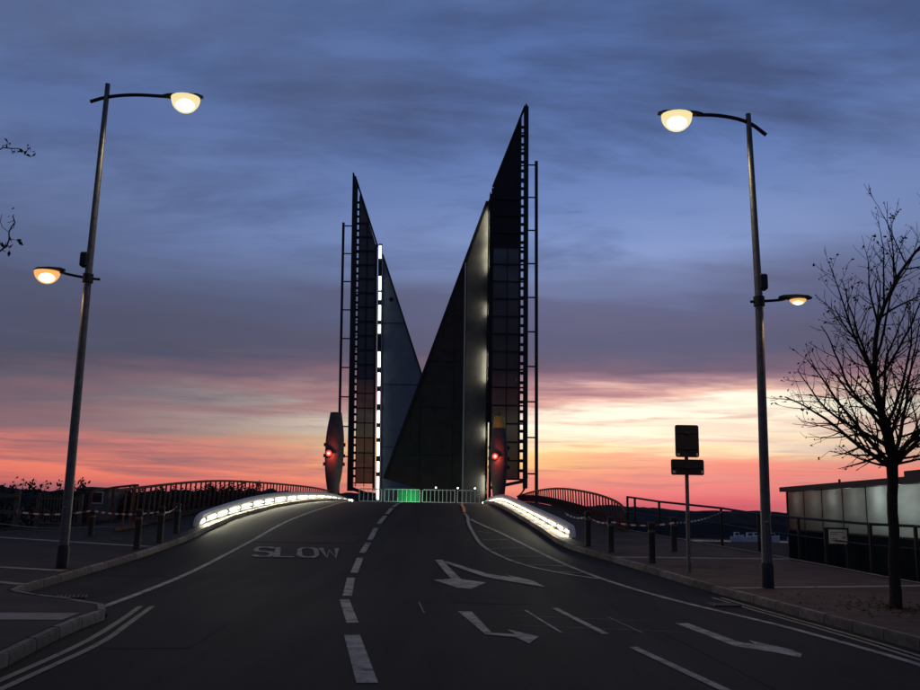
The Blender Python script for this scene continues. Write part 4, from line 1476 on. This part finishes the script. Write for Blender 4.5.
# ------------------------------------------------------------------ trees
def colonize(seed_pts, seed_par, att, step, infl, kill, iters, up=0.0):
    P = [np.array(p, float) for p in seed_pts]
    par = list(seed_par)
    near_d = np.full(len(att), 1e9)
    near_i = np.zeros(len(att), int)
    alive = np.ones(len(att), bool)

    def upd(i0):
        new = np.array(P[i0:])
        if not len(new):
            return
        d = np.linalg.norm(att[:, None, :] - new[None], axis=2)
        j = d.argmin(1)
        dm = d[np.arange(len(att)), j]
        b = dm < near_d
        near_d[b] = dm[b]
        near_i[b] = j[b] + i0
        alive[near_d < kill] = False
    upd(0)
    seen = set()
    for _ in range(iters):
        act = alive & (near_d < infl)
        if not act.any():
            break
        acc = {}
        for a in np.nonzero(act)[0]:
            i = near_i[a]
            v_ = att[a] - P[i]
            acc.setdefault(i, []).append(v_ / (np.linalg.norm(v_) + 1e-9))
        i0 = len(P)
        for i, vs in acc.items():
            d = np.mean(vs, 0) + np.array([0, 0, up]) + rng.normal(0, .13, 3)
            n_ = np.linalg.norm(d)
            if n_ < 1e-6:
                continue
            q = P[i] + d / n_ * step
            key = (i, tuple(np.round(d / n_, 1)))
            if key in seen:
                continue
            seen.add(key)
            P.append(q)
            par.append(i)
        if len(P) == i0:
            break
        upd(i0)
    return np.array(P), par


def tree_mesh(P, par, tip_r, power, trunk_r):
    n = len(P)
    kids = [[] for _ in range(n)]
    for i, p in enumerate(par):
        if p >= 0:
            kids[p].append(i)
    acc = np.zeros(n)
    order = sorted(range(n), key=lambda i: -i)
    for i in order:
        if not kids[i]:
            acc[i] = tip_r ** power
        if par[i] >= 0:
            acc[par[i]] += acc[i]
    R = acc ** (1 / power)
    R = np.minimum(R, trunk_r)
    chains = []
    stack = [(0, None)]
    while stack:
        i, frm = stack.pop()
        ch = [frm, i] if frm is not None else [i]
        while kids[i]:
            ks = sorted(kids[i], key=lambda q: -R[q])
            for k_ in ks[1:]:
                stack.append((k_, i))
            i = ks[0]
            ch.append(i)
        chains.append(ch)
    big, small, tips = bm_new(), bm_new(), []
    for ch in chains:
        if len(ch) < 2:
            continue
        rad = [R[i] for i in ch]
        if len(ch) > 1 and rad[0] > rad[1] * 1.5:
            rad[0] = rad[1] * 1.1
        rad[-1] *= .6
        thick = max(rad[1:]) > .03
        add_tube(big if thick else small, [P[i] for i in ch], rad, 8 if thick else 4, caps=False)
        tips.append(ch[-1])
    return big, small, tips


def leaves(P, tips, n, size, spread):
    bm = bm_new()
    for _ in range(n):
        i = tips[random.randrange(len(tips))]
        c = Vector(P[i]) + Vector((random.gauss(0, spread), random.gauss(0, spread), random.gauss(0, spread)))
        a = Vector((random.gauss(0, 1), random.gauss(0, 1), random.gauss(0, 1))).normalized()
        b = a.cross(Vector((random.gauss(0, 1), random.gauss(0, 1), random.gauss(0, 1)))).normalized()
        s = size * random.uniform(.6, 1.3)
        c0 = a.cross(b) * s * .25
        pts = [c - a * s, c - b * s * .5 + c0, c + a * s, c + b * s * .5 + c0]
        bm.faces.new([bm.verts.new(p) for p in pts])
    return bm


def chain(pts, par0, P, par):
    last = par0
    for p in pts:
        P.append(p)
        par.append(last)
        last = len(P) - 1
    return last


def fill(a, b, k, wob=.03):
    a, b = np.array(a, float), np.array(b, float)
    return [a + (b - a) * (i + 1) / k + rng.normal(0, wob, 3) * (0 if i == k - 1 else 1) for i in range(k)]


# bare street tree by the brown pavement: long tapering limbs fanning up and out
TX, TY = 7.18, 15.2
big, small, tip_pts = bm_new(), bm_new(), []
trd = random.Random(5)


def grow(p, d, length, r, level):
    """one limb with its side shoots; shoots turn upward as they lengthen"""
    n = max(4, int(length / .11))
    pts, rad = [p.copy()], [r]
    step = length / n
    az0 = trd.random() * 6.28
    kids = []
    for k in range(n):
        d = (d + Vector((trd.gauss(0, .075), trd.gauss(0, .075), trd.gauss(0, .05) + (.028 if level else .0) + .03 * (level > 1)))).normalized()
        p = p + d * step
        u = (k + 1) / n
        pts.append(p.copy())
        rad.append(max(r * (1 - .80 * u), .0036))
        if level < 4 and u > (.12 if level else .0) and trd.random() < (.72, .64, .56, .34)[level]:
            kids.append((p.copy(), d.copy(), u, rad[-1]))
    thick = r > .022
    add_tube(big if thick else small, pts, rad, 8 if thick else 4, caps=False)
    tip_pts.append(p.copy())
    for q, dd, u, rr in kids:
        az0 += 2.4 + trd.gauss(0, .4)
        a = dd.cross(Vector((.3, .9, .2))).normalized()
        side = a * math.cos(az0) + dd.cross(a) * math.sin(az0)
        ang = math.radians(trd.uniform(32, 58))
        nd = (dd * math.cos(ang) + side * math.sin(ang)).normalized()
        L = length * trd.uniform(.30, .52) * (1.05 - .62 * u)
        if L > .10:
            grow(q, nd, L, max(rr * .58, .0042), level + 1)


trunk = [Vector((TX + .10 * k / 9 + .012 * math.sin(k * 1.7), TY, .06 + 2.36 * k / 9)) for k in range(10)]
add_tube(big, trunk, [.108, .094, .088, .086, .084, .083, .082, .083, .086, .092], 12, caps=True)
fork = trunk[-1]
for dx_, dy_, dz_, L, r, z_ in ((-.10, .0, 1.0, 5.0, .062, .0), (-.84, -.10, .55, 2.25, .044, -.05), (-.62, .30, .95, 2.35, .042, .0), (.75, .1, .62, 2.0, .044, -.04),
                                (.48, -.35, .95, 2.4, .040, .02), (-.18, -.55, .9, 2.3, .038, .0), (.1, .65, .8, 2.2, .038, .0), (-.45, -.25, 1.25, 2.9, .040, .03),
                                (.42, .25, 1.3, 3.0, .040, .03)):
    grow(fork + Vector((0, 0, z_)), Vector((dx_, dy_, dz_)).normalized(), L, r, 0)
g = thing('street_tree', 'nearly bare young tree on the brown pavement in front of the building', 'tree', (TX, TY, .1))
obj('trunk', big, M['bark'], g, smooth=60)
cr_ = obj('crown', small, M['bark'], g)
obj('leaves', leaves([tuple(p) for p in tip_pts], list(range(len(tip_pts))), 850, .034, .025), M['leaf'], cr_)['kind'] = 'stuff'
bm = bm_new()
for k in range(420):
    q, rr = trd.random() * 6.28, abs(trd.gauss(0, .75))
    x, y = TX + rr * math.cos(q) * 1.1, TY + rr * math.sin(q) * 1.6
    if x < lerp_path(SIDE_R, y) + .2:
        continue
    z_ = hr(y) + KH + .008
    a_, s_ = trd.random() * 6.28, trd.uniform(.025, .05)
    ca, sa = math.cos(a_) * s_, math.sin(a_) * s_
    bm.faces.new([bm.verts.new(p) for p in ((x - ca, y - sa, z_), (x + sa * .5, y - ca * .5, z_ + trd.uniform(.002, .02)), (x + ca, y + sa, z_ + .004), (x - sa * .5, y + ca * .5, z_ + trd.uniform(.002, .02)))])
fl = obj('fallen_leaves', bm, M['leaf'])
fl['kind'] = 'stuff'
fl['label'] = 'fallen leaves scattered round the foot of the bare tree'

# tree mostly outside the frame; its twigs reach in beside the orange lamp
TX2, TY2 = -9.3, 12.0
P, par = [np.array([TX2, TY2, .05])], [-1]
tr = chain(fill((TX2, TY2, .05), (TX2 + .1, TY2, 2.9), 8, .02), 0, P, par)
a1 = chain(fill(P[tr], (TX2 + .5, TY2, 5.6), 8), tr, P, par)
a2 = chain(fill(P[tr], (TX2 + 1.7, TY2 + .1, 4.2), 7), tr, P, par)
chain(fill(P[a2], (-6.28, TY2, 5.05), 5), a2, P, par)
chain(fill(P[tr], (TX2 - 1.5, TY2 + .3, 4.4), 7), tr, P, par)
chain(fill(P[a1], (-6.62, TY2, 6.35), 9), a1, P, par)
att = []
while len(att) < 900:
    x, y, z_ = rng.uniform(-2.9, 3.2), rng.uniform(-2.4, 2.4), rng.uniform(3.0, 8.2)
    if (x / 3.05) ** 2 + (y / 2.4) ** 2 + ((z_ - 5.6) / 2.7) ** 2 > 1:
        continue
    X = TX2 + x
    Y = TY2 + y
    lim = -0.543 * Y + (z_ - 1.6) * .01          # edge of what the photograph shows
    over = X - lim
    if over > .30 or (over > .0 and not (4.85 < z_ < 5.65 or 6.3 < z_ < 6.62)) or (over > -.1 and z_ < 4.7):
        continue
    att.append((X, Y, z_))
for _ in range(60):
    att.append((rng.uniform(-6.5, -6.12), TY2 + rng.normal(0, .2), rng.choice([rng.uniform(4.92, 5.6), rng.uniform(6.35, 6.58)])))
P, par = colonize(P, par, np.array(att), .10, 1.2, .16, 60, .03)
big, small, tips = tree_mesh(P, par, .0048, 2.25, .14)
g = thing('street_tree', 'leafy twigs reaching in beside the orange lamp head', 'tree', (TX2, TY2, .05))
obj('trunk', big, M['bark'], g, smooth=60)
cr_ = obj('crown', small, M['bark'], g)
obj('leaves', leaves(P, tips, 900, .045, .04), M['leaf'], cr_)['kind'] = 'stuff'


# ------------------------------------------------------------------ behind the grey pavement
def shrub(name, label, x, y, w, h, d, n, twigs, group='shrubs behind the grey pavement'):
    zb = land_z(x, y) - .05
    g = thing(name, label, 'shrub', (x, y, zb), group)
    st = bm_new()
    tp = []
    for k in range(twigs):
        ax, ay = random.uniform(-w, w) * .5, random.uniform(-d, d) * .5
        hh = h * random.uniform(.75, 1.12 if twigs > 8 else .9)
        q = smooth_path([(x + ax * .3, y + ay * .3, zb), (x + ax * .6, y + ay * .6, zb + hh * .5), (x + ax + random.gauss(0, .1), y + ay, zb + hh)], 1)
        add_tube(st, q, [.018 * (1 - .8 * i / (len(q) - 1)) for i in range(len(q))], 4, caps=False)
        tp.append(q[-1])
    obj('stems', st, M['bark'], g)
    bm = bm_new()
    for k in range(n):
        if k % 6 == 0:
            p = random.choice(tp)
            c = Vector(p) + Vector((random.gauss(0, .08), random.gauss(0, .08), random.gauss(-.12, .12)))
        else:
            q = random.random() * 2 * PI
            rr = math.sqrt(random.random())
            hz = random.random()
            c = Vector((x + w * .5 * rr * math.cos(q), y + d * .5 * rr * math.sin(q), zb + .05 + hz * h * (.86 - .3 * rr * rr) * random.uniform(.8, 1.05)))
        a = Vector((random.gauss(0, 1), random.gauss(0, 1), random.gauss(0, 1))).normalized()
        b = a.cross(Vector((random.gauss(0, 1), random.gauss(0, 1), random.gauss(0, 1)))).normalized()
        s = random.uniform(.05, .09)
        bm.faces.new([bm.verts.new(p_) for p_ in (c - a * s, c - b * s * .55, c + a * s, c + b * s * .55)])
    obj('foliage', bm, M['leafg'], g)['kind'] = 'stuff'
    return g


shrub('shrub', 'straggly shrub over the timber fence at the picture edge', -16.9, 33.5, 2.6, 2.1, 1.6, 1500, 26)
shrub('shrub', 'dense dark shrub between the timber fence and the bar gate', -14.9, 34.2, 2.6, 1.75, 1.5, 1700, 16)
shrub('shrub', 'low dark shrub hugging the back of the bar gate', -13.2, 35.6, 2.0, 1.25, 1.3, 1400, 10)
shrub('shrub', 'dark rounded shrub behind the small cabin', -13.4, 39.5, 3.4, 1.75, 2.0, 1800, 5)
shrub('shrub', 'dark shrub beyond the handrail, left of the slatted fence arch', -12.6, 43.5, 3.4, 1.7, 2.0, 1800, 5)
shrub('shrub', 'dark shrub behind the middle of the long slatted fence', -11.6, 47.5, 3.6, 1.7, 2.0, 1600, 5)

g = thing('timber_fence', 'weathered three-rail timber fence at the edge of the picture', 'fence', (-14.6, 30, hr(30) + .1))
for x, y in ((-14.42, 30.0), (-16.6, 30.4), (-18.8, 30.8)):
    obj('post', add_box(bm_new(), x - .07, x + .07, y - .07, y + .07, land_z(x, y) - .2, 1.93), M['wood'], g)
for z_ in (.64, 1.22, 1.75):
    obj('rail', add_bar(bm_new(), (-14.35, 29.9, z_), (-18.9, 30.72, z_ - .05), .12, .05, up=(0, 1, 0)), M['wood'], g)

g = thing('bar_gate', 'dark metal gate of upright bars beside the timber fence', 'gate', (-13.0, 30.5, hr(30.5)))
zb, zt = hr(30.5) + .02, 1.80
for z_ in (zb + .1, zt - .12):
    obj('rail', add_bar(bm_new(), (-13.95, 30.5, z_), (-12.55, 30.5, z_), .06, .05), M['wood'], g)
for x in (-13.97, -12.53):
    obj('post', add_box(bm_new(), x - .05, x + .05, 30.45, 30.55, zb - .3, zt + .05), M['wood'], g)
for k in range(13):
    x = -13.85 + k * .103
    obj('bar', add_tube(bm_new(), [(x, 30.5, zb + .05), (x, 30.5, zt)], .018, 6), M['wood'], g)

g = thing('cabin', 'small pale cabin with a framed window behind the tape', 'cabin', (-13.2, 34.4, hr(34) - .2))
zb = 0.55
obj('wall', add_box(bm_new(), -14.2, -12.98, 34.0, 36.0, zb, 2.04), M['cabin'], g)
bm = bm_new()
arc = [(-14.32 + 1.46 * k / 8, 2.045 + .10 * math.sin(PI * k / 8)) for k in range(9)]
add_prism_y(bm, [(-14.32, 1.985 + .06)] + arc[1:-1] + [(-12.86, 2.045)], 33.9, 36.1)
obj('roof', bm, M['cabin'], g)
wn = obj('window', add_box(bm_new(), -13.62, -13.16, 33.975, 33.998, 1.52, 1.98), M['rail'], g)
obj('pane', add_box(bm_new(), -13.57, -13.21, 33.968, 33.974, 1.57, 1.93), M['glassdark'], wn)
obj('door', add_box(bm_new(), -14.1, -13.72, 33.98, 33.998, zb + .02, 1.92), M['dark'], g)

g = thing('handrail', 'dark stepped handrail leading from the cabin to the slatted fence', 'railing', (-12.6, 33.6, hr(33)))
HP = [(-13.0, 32.4, 1.95), (-12.5, 33.2, 2.12), (-11.9, 33.6, 2.22), (-11.75, 33.6, 2.22)]
obj('rail', add_tube(bm_new(), HP, .04, 8), M['weather'], g, smooth=50)
for x, y, zt in HP[:3]:
    obj('post', add_box(bm_new(), x - .045, x + .045, y - .045, y + .045, land_z(x, y) - .1, zt), M['weather'], g)

# ------------------------------------------------------------------ moored boats across the water
def boat(x, y, L, rz, label):
    g = thing('boat', label, 'boat', (0, 0, 0), 'white boats moored across the harbour')
    zb = -2.45
    bm = bm_new()
    st = [(-.5, .30, .75), (-.2, .36, .72), (.15, .33, .8), (.38, .18, .92), (.5, .02, 1.02)]
    rings = []
    for u, w_, h_ in st:
        rings.append([bm.verts.new((u * L, s * w_ * L * .42 * f, zb + z_ * h_)) for s, f, z_ in ((-1, .55, -.2), (-1, 1, 1), (1, 1, 1), (1, .55, -.2))])
    for r1, r2 in zip(rings, rings[1:]):
        for k in range(4):
            bm.faces.new((r1[k], r1[(k + 1) % 4], r2[(k + 1) % 4], r2[k]))
    bm.faces.new(rings[0])
    bm.faces.new(rings[-1])
    obj('hull', bm, M['boat'], g)
    c = obj('cabin', add_prism_y(bm_new(), [(-.25 * L, zb + .70), (.22 * L, zb + .72), (.12 * L, zb + 1.35), (-.22 * L, zb + 1.35)], -.11 * L, .11 * L), M['boat'], g)
    obj('window', add_box(bm_new(), -.18 * L, .10 * L, -.113 * L, -.1105 * L, zb + .95, zb + 1.22), M['boatdark'], c)
    g.location = (x, y, 0)
    g.rotation_euler = (0, 0, rz)
    return g


words_ = ['leftmost white boat moored across the water behind the railing', 'second white boat from the left in the moored row',
          'third white boat from the left in the moored row', 'white boat just left of the straight lamp post',
          'white boat just right of the straight lamp post', 'white boat closest to the corner of the lit building']
for i, (px, yy) in enumerate(((40.0, 131), (41.5, 130), (43.2, 132), (44.9, 130.5), (48.4, 131.5), (50.2, 130))):
    boat(px, yy, 1.9 + .25 * (i % 3), .25 * math.sin(i * 2.1), words_[i])
